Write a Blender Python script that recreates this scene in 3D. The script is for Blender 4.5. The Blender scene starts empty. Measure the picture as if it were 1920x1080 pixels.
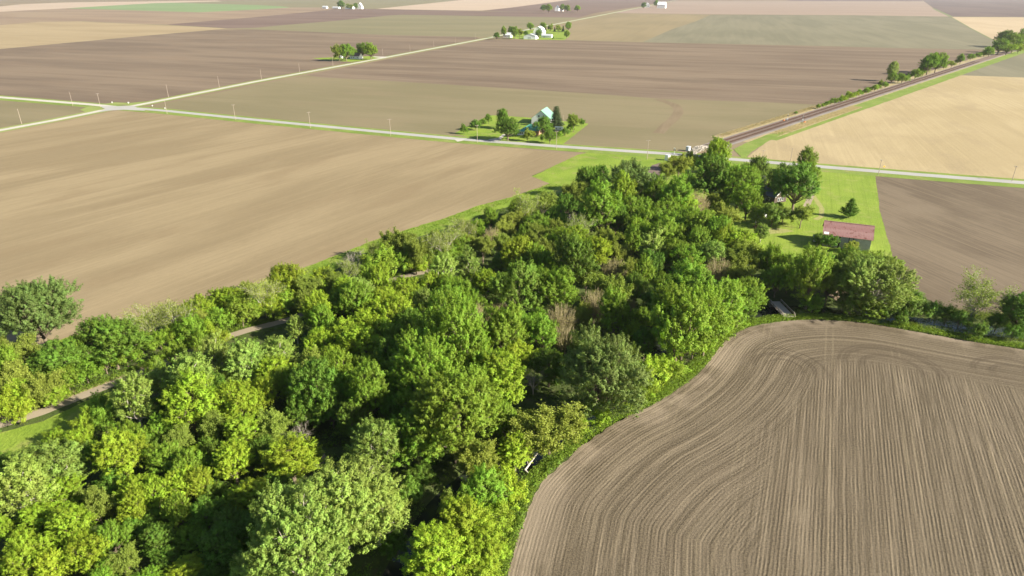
import bpy, bmesh, math, random
import numpy as np
from mathutils import Vector, Matrix
from mathutils import noise as mnoise

# ------------------------------------------------------------------ camera, world, sun, exposure
scene = bpy.context.scene
col = scene.collection
CAM_H = 100.0
FPX = 1250.0                       # focal length in pixels of the 1920 px wide photograph
TH = math.atan(560.0 / FPX)        # downward pitch
cd = bpy.data.cameras.new('camera')
cam = bpy.data.objects.new('camera', cd)
col.objects.link(cam)
cam.location = (0, 0, CAM_H)
cam.rotation_euler = (math.pi / 2 - TH, 0, 0)
cd.sensor_width = 36.0
cd.lens = FPX / 1920.0 * 36.0
cd.clip_start = 0.5
cd.clip_end = 120000.0
scene.camera = cam

SUN_EL = math.radians(28.0)
SHADOW_DIR = math.radians(157.0)   # where shadows point on the ground
world = bpy.data.worlds.new('World')
scene.world = world
world.use_nodes = True
wn = world.node_tree
bg = wn.nodes['Background']
sky = wn.nodes.new('ShaderNodeTexSky')
sky.sky_type = 'NISHITA'
sky.sun_disc = False
sky.sun_elevation = SUN_EL
sun_az = SHADOW_DIR + math.pi      # direction towards the sun (from +x)
sky.sun_rotation = math.pi / 2 - sun_az
wn.links.new(sky.outputs[0], bg.inputs[0])
bg.inputs[1].default_value = 0.052
sd = bpy.data.lights.new('sun', 'SUN')
sd.energy = 5.0
sd.angle = math.radians(0.5)
sd.color = (1.0, 0.92, 0.77)
sun = bpy.data.objects.new('sun', sd)
col.objects.link(sun)
tosun = Vector((math.cos(SUN_EL) * math.cos(sun_az), math.cos(SUN_EL) * math.sin(sun_az), math.sin(SUN_EL)))
sun.rotation_euler = tosun.to_track_quat('Z', 'Y').to_euler()
sun.location = (200, -100, 200)
scene.view_settings.view_transform = 'Standard'
scene.view_settings.look = 'None'
scene.view_settings.exposure = 1.45
scene.view_settings.gamma = 1.0
scene.view_settings.use_curve_mapping = False
scene.cycles.max_bounces = 6
scene.cycles.diffuse_bounces = 3
scene.cycles.glossy_bounces = 2
scene.cycles.transmission_bounces = 3
scene.cycles.volume_bounces = 0
scene.cycles.transparent_max_bounces = 4
scene.cycles.use_denoising = True

R = random.Random(7)
rng = np.random.default_rng(11)
CT, ST = math.cos(TH), math.sin(TH)
ANG_A = math.radians(73.2)         # the long road, field grid
ANG_B = math.radians(-20.6)        # the cross road
ANG_R = math.radians(46.6)         # railway and its old bed


def G(px, py, z=0.0):
    """the point at height z that the photograph shows at this pixel, and its depth"""
    u = (px - 960.0) / FPX
    v = -(py - 540.0) / FPX
    dz = -ST + v * CT
    t = (CAM_H - z) / -dz
    return Vector((u * t, (CT + v * ST) * t, z)), t


def project(p):
    x, y, z = p
    d = y * CT - (z - CAM_H) * ST
    u = y * ST + (z - CAM_H) * CT
    return 960 + FPX * x / d, 540 - FPX * u / d, d


# ------------------------------------------------------------------ object helpers
def tag(o, label=None, cat=None, group=None, kind=None):
    if label: o['label'] = label
    if cat: o['category'] = cat
    if group: o['group'] = group
    if kind: o['kind'] = kind
    return o


def empty(name, loc=(0, 0, 0), rz=0.0):
    o = bpy.data.objects.new(name, None)
    o.empty_display_size = 0.5
    col.objects.link(o)
    o.location = loc
    o.rotation_euler = (0, 0, rz)
    return o


def link_mesh(name, me, mat=None, parent=None):
    o = bpy.data.objects.new(name, me)
    col.objects.link(o)
    if mat and not me.materials:
        me.materials.append(mat)
    if parent:
        o.parent = parent
    return o


def mesh_np(name, verts, faces, smooth=False):
    """verts (n,3) array; faces (m,k) int array"""
    me = bpy.data.meshes.new(name)
    verts = np.asarray(verts, dtype=np.float32)
    faces = np.asarray(faces, dtype=np.int32)
    n, (m, k) = len(verts), faces.shape
    me.vertices.add(n)
    me.vertices.foreach_set('co', verts.ravel())
    me.loops.add(m * k)
    me.loops.foreach_set('vertex_index', faces.ravel())
    me.polygons.add(m)
    me.polygons.foreach_set('loop_start', np.arange(0, m * k, k, dtype=np.int32))
    me.polygons.foreach_set('loop_total', np.full(m, k, dtype=np.int32))
    if smooth:
        me.polygons.foreach_set('use_smooth', np.ones(m, dtype=bool))
    me.update(calc_edges=True)
    return me


class MB:
    """collects simple solids into one mesh"""
    def __init__(s):
        s.v = []; s.f = []

    def add(s, vs, fs):
        b = len(s.v)
        s.v += [tuple(v) for v in vs]
        s.f += [tuple(b + i for i in f) for f in fs]
        return s

    def box(s, c, size, rz=0.0, rx=0.0):
        cx, cy, cz = c
        hx, hy, hz = size[0] / 2, size[1] / 2, size[2] / 2
        m = Matrix.Rotation(rz, 3, 'Z') @ Matrix.Rotation(rx, 3, 'X')
        vs = [m @ Vector((x * hx, y * hy, z * hz)) + Vector(c) for x in (-1, 1) for y in (-1, 1) for z in (-1, 1)]
        fs = [(0, 1, 3, 2), (4, 6, 7, 5), (0, 4, 5, 1), (2, 3, 7, 6), (0, 2, 6, 4), (1, 5, 7, 3)]
        return s.add(vs, fs)

    def bar(s, a, b, w, h=None):
        a, b = Vector(a), Vector(b)
        h = h or w
        d = (b - a).normalized()
        up = Vector((0, 0, 1)) if abs(d.z) < 0.95 else Vector((0, 1, 0))
        x = d.cross(up).normalized() * w / 2
        y = x.cross(d).normalized() * h / 2
        vs = [a - x - y, a + x - y, a + x + y, a - x + y, b - x - y, b + x - y, b + x + y, b - x + y]
        return s.add(vs, [(3, 2, 1, 0), (4, 5, 6, 7), (0, 1, 5, 4), (1, 2, 6, 5), (2, 3, 7, 6), (3, 0, 4, 7)])

    def tube(s, pts, radii, n=6):
        pts = [Vector(p) for p in pts]
        b = len(s.v)
        for i, p in enumerate(pts):
            d = (pts[min(i + 1, len(pts) - 1)] - pts[max(i - 1, 0)]).normalized()
            up = Vector((1, 0, 0)) if abs(d.x) < 0.8 else Vector((0, 1, 0))
            x = d.cross(up).normalized(); y = d.cross(x)
            for k in range(n):
                a = 2 * math.pi * k / n
                s.v.append(tuple(p + (x * math.cos(a) + y * math.sin(a)) * radii[i]))
        for i in range(len(pts) - 1):
            for k in range(n):
                k2 = (k + 1) % n
                s.f.append((b + i * n + k, b + i * n + k2, b + (i + 1) * n + k2, b + (i + 1) * n + k))
        s.f.append(tuple(b + (len(pts) - 1) * n + k for k in range(n)))
        return s

    def mesh(s, name, smooth=False):
        me = bpy.data.meshes.new(name)
        me.from_pydata(s.v, [], s.f)
        if smooth:
            me.polygons.foreach_set('use_smooth', [True] * len(me.polygons))
        me.update()
        return me

    def build(s, name, mat, parent=None, smooth=False):
        return link_mesh(name, s.mesh(name, smooth), mat, parent)


def copy_tree(o, parent=None):
    c = o.copy()
    col.objects.link(c)
    c.parent = parent
    for ch in o.children:
        copy_tree(ch, c)
    return c


# ------------------------------------------------------------------ materials
def new_mat(name, rough=0.9, spec=0.2):
    m = bpy.data.materials.new(name)
    m.use_nodes = True
    nt = m.node_tree
    b = nt.nodes['Principled BSDF']
    b.inputs['Roughness'].default_value = rough
    b.inputs['Specular IOR Level'].default_value = spec
    return m, nt, b


def N(nt, t, **kw):
    n = nt.nodes.new(t)
    for k, v in kw.items():
        setattr(n, k, v)
    return n


def rgb(c):
    return (c[0], c[1], c[2], 1.0)


def mixc(nt, fac, a, b, mode='MIX'):
    n = nt.nodes.new('ShaderNodeMix')
    n.data_type = 'RGBA'; n.blend_type = mode
    if isinstance(fac, (int, float)): n.inputs[0].default_value = fac
    else: nt.links.new(fac, n.inputs[0])
    for i, x in ((6, a), (7, b)):
        if isinstance(x, (tuple, list)): n.inputs[i].default_value = rgb(x)
        else: nt.links.new(x, n.inputs[i])
    return n.outputs[2]


def math_n(nt, op, a, b=None, c=None, clamp=False):
    n = nt.nodes.new('ShaderNodeMath'); n.operation = op; n.use_clamp = clamp
    for i, x in enumerate((a, b, c)):
        if x is None: continue
        if isinstance(x, (int, float)): n.inputs[i].default_value = x
        else: nt.links.new(x, n.inputs[i])
    return n.outputs[0]


def ramp(nt, src, lo, hi):
    n = nt.nodes.new('ShaderNodeMapRange'); n.interpolation_type = 'SMOOTHSTEP'
    nt.links.new(src, n.inputs[0])
    n.inputs[1].default_value = lo; n.inputs[2].default_value = hi
    return n.outputs[0]


def pos_rot(nt, ang, sx, sy, off=(0, 0, 0)):
    """world position turned so that x runs along ang, then scaled"""
    g = N(nt, 'ShaderNodeNewGeometry')
    r = N(nt, 'ShaderNodeVectorRotate'); r.rotation_type = 'Z_AXIS'
    r.inputs['Angle'].default_value = -ang
    nt.links.new(g.outputs['Position'], r.inputs['Vector'])
    m = N(nt, 'ShaderNodeMapping')
    m.inputs['Scale'].default_value = (sx, sy, 1)
    m.inputs['Location'].default_value = off
    nt.links.new(r.outputs[0], m.inputs[0])
    return m.outputs[0]


def noise_n(nt, vec, scale=1.0, detail=3.0, rough=0.55, dist=0.0):
    n = N(nt, 'ShaderNodeTexNoise')
    n.inputs['Scale'].default_value = scale
    n.inputs['Detail'].default_value = detail
    n.inputs['Roughness'].default_value = rough
    n.inputs['Distortion'].default_value = dist
    nt.links.new(vec, n.inputs['Vector'])
    return n.outputs[0]


def bump(nt, b, h, strength=0.5, dist=0.1):
    n = N(nt, 'ShaderNodeBump')
    n.inputs['Strength'].default_value = strength
    n.inputs['Distance'].default_value = dist
    nt.links.new(h, n.inputs['Height'])
    nt.links.new(n.outputs[0], b.inputs['Normal'])


SOIL = 0.78
def dim(c):
    return tuple(x * SOIL for x in c)


def field_mat(name, c1, c2, ang, big=(0.004, 0.012), streak=(0.004, 0.25), c3=None, sfac=0.35, seed=0.0, lohi=(0.38, 0.62), grain=0.24):
    """soil or young crop: broad patches of damp and dry ground, drill lines along ang"""
    c1, c2 = dim(c1), dim(c2)
    c3 = dim(c3) if c3 else None
    m, nt, b = new_mat(name, 0.95, 0.1)
    n1 = noise_n(nt, pos_rot(nt, ang, big[0], big[1], (seed, seed * 2, 0)), 1.0, 5.0, 0.6, 0.4)
    c = mixc(nt, ramp(nt, n1, lohi[0], lohi[1]), c1, c2)
    n2 = noise_n(nt, pos_rot(nt, ang, streak[0], streak[1], (seed * 3, 0, 0)), 1.0, 4.0, 0.65)
    dark = tuple(x * 0.72 for x in c1)
    lite = tuple(min(1, x * 1.22) for x in c2)
    c = mixc(nt, math_n(nt, 'MULTIPLY', ramp(nt, n2, 0.45, 0.75), sfac), c, dark)
    c = mixc(nt, math_n(nt, 'MULTIPLY', ramp(nt, n2, 0.5, 0.25), sfac), c, lite)
    if c3:
        n4 = noise_n(nt, pos_rot(nt, ang, big[0] * 2.2, big[1] * 2.0, (seed + 9, seed, 4)), 1.0, 4.0, 0.6)
        c = mixc(nt, math_n(nt, 'MULTIPLY', ramp(nt, n4, 0.5, 0.7), 0.5), c, c3)
    n3 = noise_n(nt, pos_rot(nt, ang, 0.25, 1.3), 1.0, 5.0, 0.8)
    c = mixc(nt, grain, c, mixc(nt, n3, tuple(x * 0.25 for x in c1), tuple(min(1, x * 1.7) for x in c2)))
    nt.links.new(c, b.inputs['Base Color'])
    bump(nt, b, n3, 0.6, 0.12)
    return m


def grass_mat(name, c1, c2, dry=None, scale=0.08, ang=0.0, str_=0.0, dryfac=0.6):
    m, nt, b = new_mat(name, 0.8, 0.15)
    n1 = noise_n(nt, pos_rot(nt, 0, scale, scale), 1.0, 6.0, 0.65)
    c = mixc(nt, ramp(nt, n1, 0.35, 0.65), c1, c2)
    n2 = noise_n(nt, pos_rot(nt, 0, 1.1, 1.1), 1.0, 5.0, 0.7)
    c = mixc(nt, 0.45, c, mixc(nt, n2, tuple(x * 0.35 for x in c1), tuple(min(1, x * 1.6) for x in c2)))
    if str_:
        n4 = noise_n(nt, pos_rot(nt, ang, 0.01, 0.9), 1.0, 3.0, 0.6)
        c = mixc(nt, math_n(nt, 'MULTIPLY', ramp(nt, n4, 0.45, 0.7), str_), c, tuple(x * 0.6 for x in c1))
    if dry:
        n3 = noise_n(nt, pos_rot(nt, 0, scale * 2.3, scale * 2.3, (7, 3, 0)), 1.0, 5.0, 0.65)
        c = mixc(nt, math_n(nt, 'MULTIPLY', ramp(nt, n3, 0.5, 0.7), dryfac), c, dry)
    nt.links.new(c, b.inputs['Base Color'])
    bump(nt, b, n2, 1.0, 0.35)
    return m


def plain_mat(name, c, rough=0.7, spec=0.3, var=0.12, scale=2.0, metal=0.0):
    m, nt, b = new_mat(name, rough, spec)
    tc = N(nt, 'ShaderNodeTexCoord')
    n = noise_n(nt, tc.outputs['Object'], scale, 4.0, 0.6)
    cc = mixc(nt, n, tuple(x * (1 - var) for x in c), tuple(min(1, x * (1 + var)) for x in c))
    nt.links.new(cc, b.inputs['Base Color'])
    b.inputs['Metallic'].default_value = metal
    return m


def leaf_mat(name, c, trans=0.34, hue=0.022, val=0.3, rough=0.6, spec=0.2):
    m = bpy.data.materials.new(name)
    m.use_nodes = True
    nt = m.node_tree
    b = nt.nodes['Principled BSDF']
    out = nt.nodes['Material Output']
    b.inputs['Roughness'].default_value = rough
    b.inputs['Specular IOR Level'].default_value = spec
    oi = N(nt, 'ShaderNodeObjectInfo')
    at = N(nt, 'ShaderNodeAttribute'); at.attribute_name = 'tone'
    hs = N(nt, 'ShaderNodeHueSaturation')
    hs.inputs['Color'].default_value = rgb(c)
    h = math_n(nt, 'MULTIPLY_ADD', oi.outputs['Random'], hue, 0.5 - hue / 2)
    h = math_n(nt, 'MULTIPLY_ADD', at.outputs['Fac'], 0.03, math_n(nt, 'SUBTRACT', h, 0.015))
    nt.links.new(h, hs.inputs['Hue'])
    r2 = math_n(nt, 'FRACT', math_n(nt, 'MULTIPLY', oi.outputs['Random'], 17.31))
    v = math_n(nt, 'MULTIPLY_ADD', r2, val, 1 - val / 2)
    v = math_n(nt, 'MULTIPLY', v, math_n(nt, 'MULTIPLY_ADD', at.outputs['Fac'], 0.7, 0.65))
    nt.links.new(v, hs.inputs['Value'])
    nt.links.new(hs.outputs[0], b.inputs['Base Color'])
    tr = N(nt, 'ShaderNodeBsdfTranslucent')
    tcol = mixc(nt, 1.0, hs.outputs[0], (1.25, 1.25, 0.5), 'MULTIPLY')
    nt.links.new(tcol, tr.inputs['Color'])
    mx = N(nt, 'ShaderNodeMixShader')
    mx.inputs[0].default_value = trans
    nt.links.new(b.outputs[0], mx.inputs[1])
    nt.links.new(tr.outputs[0], mx.inputs[2])
    nt.links.new(mx.outputs[0], out.inputs[0])
    return m


M = {}
tan1, tan2 = (0.255, 0.198, 0.116), (0.338, 0.267, 0.160)
brn1, brn2 = (0.165, 0.124, 0.090), (0.245, 0.187, 0.132)
olv1, olv2 = (0.205, 0.178, 0.100), (0.25, 0.212, 0.125)
ANG_S = math.radians(35)
M['tan_near'] = field_mat('tan soil', tan1, tan2, math.radians(58), (0.006, 0.022), (0.008, 0.5), sfac=0.36, seed=2, c3=(0.225, 0.165, 0.095))
M['brown'] = field_mat('brown soil', brn1, brn2, ANG_B, (0.0028, 0.012), (0.002, 0.12), sfac=0.45, seed=1, c3=(0.26, 0.185, 0.125))
M['brown2'] = field_mat('brown ploughed soil', brn1, brn2, ANG_B, (0.003, 0.02), (0.002, 0.1), sfac=0.55, seed=5, c3=(0.13, 0.085, 0.062))
M['olive'] = field_mat('sprouting crop soil', olv1, olv2, ANG_B, (0.004, 0.014), (0.003, 0.3), sfac=0.25, seed=3, c3=(0.27, 0.212, 0.132))
M['tan_far'] = field_mat('pale tan soil', (0.33, 0.255, 0.15), (0.40, 0.315, 0.19), ANG_B, (0.002, 0.008), (0.002, 0.05), sfac=0.2, seed=8)
M['greybrown'] = field_mat('grey brown soil', (0.25, 0.18, 0.13), (0.33, 0.25, 0.17), ANG_B, (0.0015, 0.006), (0.001, 0.04), sfac=0.3, seed=4)
M['purple'] = field_mat('dark mauve soil', (0.165, 0.115, 0.095), (0.215, 0.155, 0.125), ANG_B, (0.0015, 0.006), (0.001, 0.04), sfac=0.3, seed=6)
M['olive_far'] = field_mat('olive crop', (0.205, 0.19, 0.11), (0.25, 0.22, 0.13), ANG_B, (0.0015, 0.006), (0.001, 0.05), sfac=0.2, seed=7)
M['olive_tan'] = field_mat('olive tan crop', (0.25, 0.205, 0.12), (0.30, 0.24, 0.14), ANG_A, (0.002, 0.008), (0.001, 0.06), sfac=0.25, seed=9)
M['greygreen'] = field_mat('grey green crop', (0.19, 0.178, 0.118), (0.24, 0.22, 0.148), ANG_A, (0.002, 0.01), (0.002, 0.06), sfac=0.35, seed=10)
M['green_far'] = field_mat('green wheat', (0.20, 0.275, 0.125), (0.235, 0.31, 0.145), ANG_B, (0.001, 0.004), (0.001, 0.03), sfac=0.1, seed=11)
M['beige_far'] = field_mat('pale beige stubble', (0.46, 0.36, 0.27), (0.52, 0.41, 0.31), ANG_B, (0.001, 0.004), (0.001, 0.03), sfac=0.1, seed=12)
M['pink_far'] = field_mat('pinkish grey soil', (0.31, 0.235, 0.185), (0.36, 0.275, 0.215), ANG_B, (0.001, 0.005), (0.001, 0.04), sfac=0.2, seed=13)
M['mauve_far'] = field_mat('dark plum soil', (0.14, 0.105, 0.10), (0.185, 0.14, 0.125), ANG_A, (0.001, 0.005), (0.002, 0.05), sfac=0.35, seed=14)
M['cream'] = field_mat('cream stubble', (0.385, 0.305, 0.17), (0.475, 0.383, 0.225), ANG_A - 0.03, (0.007, 0.014), (0.006, 0.45), sfac=0.45, seed=15, c3=(0.29, 0.225, 0.14), grain=0.34)
M['cream_far'] = field_mat('pale cream stubble', (0.46, 0.36, 0.23), (0.52, 0.41, 0.27), ANG_A, (0.002, 0.008), (0.002, 0.06), sfac=0.2, seed=16)
M['soil_east'] = field_mat('brown planted soil', (0.140, 0.108, 0.075), (0.215, 0.17, 0.118), math.radians(105), (0.01, 0.02), (0.012, 0.9), sfac=0.8, seed=17, c3=(0.25, 0.20, 0.142))
M['ground'] = field_mat('open farmland soil', (0.22, 0.17, 0.11), (0.28, 0.22, 0.14), ANG_B, (0.0006, 0.002), (0.0006, 0.01), sfac=0.3, seed=18)
M['verge'] = grass_mat('verge grass', (0.11, 0.175, 0.025), (0.19, 0.25, 0.05), (0.27, 0.235, 0.10), 0.05)
M['verge_far'] = grass_mat('roadside grass', (0.17, 0.22, 0.05), (0.23, 0.27, 0.08), (0.27, 0.25, 0.11), 0.02)
M['lawn'] = grass_mat('lawn grass', (0.14, 0.22, 0.022), (0.22, 0.29, 0.04), (0.28, 0.28, 0.09), 0.06, ANG_A - 0.1, 0.35, 0.45)
M['meadow'] = grass_mat('meadow grass', (0.105, 0.18, 0.018), (0.21, 0.285, 0.035), (0.24, 0.235, 0.075), 0.05, dryfac=0.75)
M['dry_grass'] = grass_mat('dry tall grass', (0.28, 0.225, 0.125), (0.36, 0.29, 0.165), (0.12, 0.16, 0.04), 0.05, dryfac=0.8)
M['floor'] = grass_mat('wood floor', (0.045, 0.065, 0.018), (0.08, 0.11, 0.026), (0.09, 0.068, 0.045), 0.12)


def gravel_mat(name, c, var=0.2, sc=0.8):
    c = dim(c)
    m, nt, b = new_mat(name, 0.95, 0.15)
    n1 = noise_n(nt, pos_rot(nt, 0, 0.05, 0.05), 1.0, 4.0, 0.6)
    n2 = noise_n(nt, pos_rot(nt, 0, sc * 3, sc * 3), 1.0, 4.0, 0.7)
    cc = mixc(nt, ramp(nt, n1, 0.3, 0.7), tuple(x * (1 - var) for x in c), tuple(min(1, x * (1 + var * 0.6)) for x in c))
    cc = mixc(nt, 0.3, cc, mixc(nt, n2, tuple(x * 0.5 for x in c), tuple(min(1, x * 1.4) for x in c)))
    nt.links.new(cc, b.inputs['Base Color'])
    bump(nt, b, n2, 0.5, 0.05)
    return m


M['road'] = gravel_mat('pale road stone', (0.56, 0.53, 0.46), 0.08)
M['asphalt'] = gravel_mat('weathered asphalt', (0.43, 0.42, 0.40), 0.08)
M['lane'] = gravel_mat('dirt lane', (0.37, 0.31, 0.225), 0.2)
M['ballast'] = gravel_mat('railway ballast', (0.195, 0.15, 0.125), 0.2)
M['ballast_grey'] = gravel_mat('grey ballast edge', (0.31, 0.275, 0.25), 0.2)
M['bare'] = gravel_mat('bare dirt', (0.34, 0.26, 0.18), 0.2)

m, nt, b = new_mat('creek water', 0.06, 0.5)
b.inputs['Base Color'].default_value = rgb((0.022, 0.028, 0.02))
bump(nt, b, noise_n(nt, pos_rot(nt, 0, 1.2, 1.2), 1.0, 2.0, 0.5), 0.04, 0.02)
M['water'] = m

M['white'] = plain_mat('white paint', (0.78, 0.78, 0.76), 0.55, 0.3, 0.05)
M['white_metal'] = plain_mat('white metal', (0.74, 0.77, 0.80), 0.45, 0.4, 0.05)
M['grey_metal'] = plain_mat('grey metal', (0.50, 0.53, 0.55), 0.4, 0.5, 0.08)
M['green_roof'] = plain_mat('pale green metal roof', (0.19, 0.37, 0.27), 0.45, 0.4, 0.06)
M['teal_roof'] = plain_mat('teal green shingle roof', (0.10, 0.33, 0.25), 0.6, 0.3, 0.12)
M['dark_roof'] = plain_mat('slate grey roof', (0.10, 0.115, 0.14), 0.7, 0.3, 0.15)
M['grey_roof'] = plain_mat('grey roof', (0.45, 0.47, 0.49), 0.5, 0.4, 0.08)
M['brown_roof'] = plain_mat('brown roof', (0.17, 0.12, 0.10), 0.7, 0.3, 0.1)
M['brick'] = plain_mat('brick', (0.35, 0.20, 0.15), 0.85, 0.2, 0.2, 6)
M['dark_wood'] = plain_mat('dark brown siding', (0.085, 0.065, 0.055), 0.8, 0.2, 0.2)
M['glass'] = plain_mat('window glass', (0.03, 0.035, 0.045), 0.1, 0.6, 0.1)
M['pole'] = plain_mat('weathered pole wood', (0.36, 0.30, 0.25), 0.9, 0.1, 0.15)
M['insulator'] = plain_mat('grey insulator', (0.45, 0.44, 0.42), 0.4, 0.4, 0.1)
M['rail'] = plain_mat('rusty rail steel', (0.16, 0.095, 0.07), 0.6, 0.4, 0.15, metal=0.3)
M['sleeper'] = plain_mat('sleeper wood', (0.11, 0.085, 0.07), 0.9, 0.1, 0.2)
M['orange'] = plain_mat('orange paint', (0.65, 0.22, 0.07), 0.6, 0.3)
M['yellow'] = plain_mat('yellow paint', (0.75, 0.50, 0.05), 0.5, 0.3)
M['rust'] = plain_mat('rusty iron', (0.20, 0.11, 0.07), 0.85, 0.2, 0.3, 4)
M['tyre'] = plain_mat('tyre rubber', (0.03, 0.03, 0.03), 0.8, 0.2)
M['blue'] = plain_mat('pale blue paint', (0.27, 0.40, 0.55), 0.5, 0.3)
M['stone'] = plain_mat('limestone rubble', (0.42, 0.385, 0.33), 0.9, 0.1, 0.2, 1.0)
M['log'] = plain_mat('bleached log', (0.5, 0.46, 0.40), 0.9, 0.1, 0.15, 3)
M['plank'] = plain_mat('weathered plank', (0.42, 0.37, 0.32), 0.9, 0.1, 0.3, 1.5)
M['beam'] = plain_mat('dark weathered beam', (0.20, 0.16, 0.13), 0.9, 0.1, 0.3, 1.5)
M['barn_board'] = plain_mat('weathered grey barn board', (0.36, 0.36, 0.36), 0.9, 0.1, 0.35, 0.9)
M['barn_dark'] = plain_mat('barn inside', (0.03, 0.028, 0.025), 0.95, 0.05)

m, nt, b = new_mat('rusted red roof metal', 0.6, 0.3)
tc = N(nt, 'ShaderNodeTexCoord')
n1 = noise_n(nt, tc.outputs['Object'], 0.35, 6.0, 0.65)
n2 = noise_n(nt, pos_rot(nt, 0.0, 0.55, 0.55), 1.0, 7.0, 0.75)
c = mixc(nt, ramp(nt, n1, 0.35, 0.65), (0.275, 0.14, 0.13), (0.335, 0.20, 0.185))
c = mixc(nt, ramp(nt, n2, 0.54, 0.64), c, (0.155, 0.055, 0.035))
nt.links.new(c, b.inputs['Base Color'])
M['red_roof'] = m

M['bark'] = plain_mat('grey brown bark', (0.17, 0.135, 0.10), 0.95, 0.1, 0.3, 2)
M['bark_pale'] = plain_mat('pale bark', (0.45, 0.41, 0.34), 0.9, 0.1, 0.25, 2)
M['twig'] = plain_mat('tan twig', (0.27, 0.225, 0.14), 0.95, 0.1, 0.2, 2)
M['twig_grey'] = plain_mat('grey dead twig', (0.36, 0.32, 0.28), 0.95, 0.1, 0.2, 2)
LEAF = {
    'M': leaf_mat('fresh green leaves', (0.182, 0.285, 0.028)),
    'Y': leaf_mat('yellow green leaves', (0.255, 0.350, 0.028)),
    'D': leaf_mat('dark green leaves', (0.125, 0.212, 0.026)),
    'S': leaf_mat('silvery green leaves', (0.225, 0.312, 0.058), 0.33, spec=0.25),
    'Q': leaf_mat('grey green leaves', (0.150, 0.215, 0.052), 0.33, spec=0.25),
    'O': leaf_mat('olive budding leaves', (0.240, 0.300, 0.050)),
    'B': leaf_mat('brown buds', (0.29, 0.27, 0.10), 0.3),
    'X': leaf_mat('sparse grey buds', (0.22, 0.20, 0.11), 0.3),
    'E': leaf_mat('evergreen needles', (0.060, 0.095, 0.035), 0.15),
    'G': leaf_mat('grey spruce needles', (0.13, 0.16, 0.10), 0.15),
}
M['brush'] = leaf_mat('undergrowth leaves', (0.125, 0.200, 0.025))
M['tuft'] = leaf_mat('tall grass blades', (0.165, 0.24, 0.025))
M['tuft_dry'] = leaf_mat('dry grass blades', (0.36, 0.30, 0.17))

# ------------------------------------------------------------------ ground sheets
def densify(pts, step_fn):
    out = []
    n = len(pts)
    for i in range(n):
        a, b = Vector(pts[i]), Vector(pts[(i + 1) % n])
        L = (b - a).length
        k = max(1, min(60, int(L / step_fn((a + b) / 2))))
        for j in range(k):
            out.append(a.lerp(b, j / k))
    return out


def sheet(name, pts, z, mat, jitter=0.0):
    """flat sheet over world points, its edge a little uneven"""
    p = [Vector((q[0], q[1], 0)) for q in pts]
    if jitter:
        p = densify(p, lambda c: max(1.5, c.length * 0.008))
        p = [q + Vector((mnoise.noise(q * 0.35) * jitter + mnoise.noise(q * 0.08) * jitter, mnoise.noise(q * 0.35 + Vector((9, 4, 0))) * jitter + mnoise.noise(q * 0.08 + Vector((3, 7, 0))) * jitter, 0)) for q in p]
    vs = [(q.x, q.y, z) for q in p]
    me = bpy.data.meshes.new(name)
    me.from_pydata(vs, [], [list(range(len(vs)))])
    me.update()
    if me.polygons[0].normal.z < 0:
        me.flip_normals()
    o = link_mesh(name, me, mat)
    o['kind'] = 'structure'
    return o


def px_sheet(name, pxs, z, mat, jitter=0.0):
    return sheet(name, [G(*q)[0] for q in pxs], z, mat, jitter)


def strip_pts(line, wl, wr):
    L, Rr = [], []
    for i, p in enumerate(line):
        d = (line[min(i + 1, len(line) - 1)] - line[max(i - 1, 0)])
        d = Vector((d.x, d.y, 0)).normalized()
        nrm = Vector((-d.y, d.x, 0))
        L.append(p + nrm * wl); Rr.append(p - nrm * wr)
    return L + Rr[::-1]


def smooth_line(pts, step=6.0):
    """Catmull-Rom through points"""
    out = []
    P = [pts[0]] + list(pts) + [pts[-1]]
    for i in range(1, len(P) - 2):
        a, b, c, d = P[i - 1], P[i], P[i + 1], P[i + 2]
        k = max(2, min(40, int((c - b).length / step)))
        for j in range(k):
            t = j / k
            out.append(0.5 * ((2 * b) + (c - a) * t + (2 * a - 5 * b + 4 * c - d) * t * t + (-a + 3 * b - 3 * c + d) * t ** 3))
    out.append(P[-2])
    return out


# the creek, as points on the ground
CREEK = smooth_line([Vector(v) for v in [
    (330, 150, 0), (230, 172, 0), (180, 186, 0), (150, 194, 0), (128, 200, 0), (108, 206, 0), (92, 206, 0), (74, 203, 0), (58, 194, 0), (44, 175, 0),
    (34, 157, 0), (18, 140, 0), (2, 128, 0), (-10, 117, 0), (-17, 104, 0), (-21, 88, 0), (-24, 60, 0), (-26, 20, 0)]], 3.0)
CREEK_NP = np.array([(p.x, p.y) for p in CREEK])


def dist_poly(P, line):
    """distance of points (n,2) to a polyline (k,2)"""
    best = np.full(len(P), 1e9)
    for a, b in zip(line[:-1], line[1:]):
        ab = b - a
        t = np.clip(((P - a) @ ab) / (ab @ ab + 1e-9), 0, 1)
        d = np.hypot(*(P - (a + t[:, None] * ab)).T)
        best = np.minimum(best, d)
    return best


# open country round the modelled wood floor, one sheet that reaches the horizon
X0, X1, Y0, Y1 = -240.0, 360.0, 0.0, 420.0
FAR = 30000.0
gv = [(-FAR, -FAR, 0), (FAR, -FAR, 0), (FAR, FAR, 0), (-FAR, FAR, 0), (X0, Y0, 0), (X1, Y0, 0), (X1, Y1, 0), (X0, Y1, 0)]
me = bpy.data.meshes.new('ground')
me.from_pydata(gv, [], [(0, 1, 5, 4), (1, 2, 6, 5), (2, 3, 7, 6), (3, 0, 4, 7)])
tag(link_mesh('ground', me, M['ground']), kind='structure')
st = 2.0
gx = np.arange(X0, X1 + 0.1, st); gy = np.arange(Y0, Y1 + 0.1, st)
XX, YY = np.meshgrid(gx, gy)
P2 = np.stack([XX.ravel(), YY.ravel()], 1)
dc = dist_poly(P2, CREEK_NP)
edge = np.minimum.reduce([P2[:, 0] - X0, X1 - P2[:, 0], P2[:, 1] - Y0, Y1 - P2[:, 1]])
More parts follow.
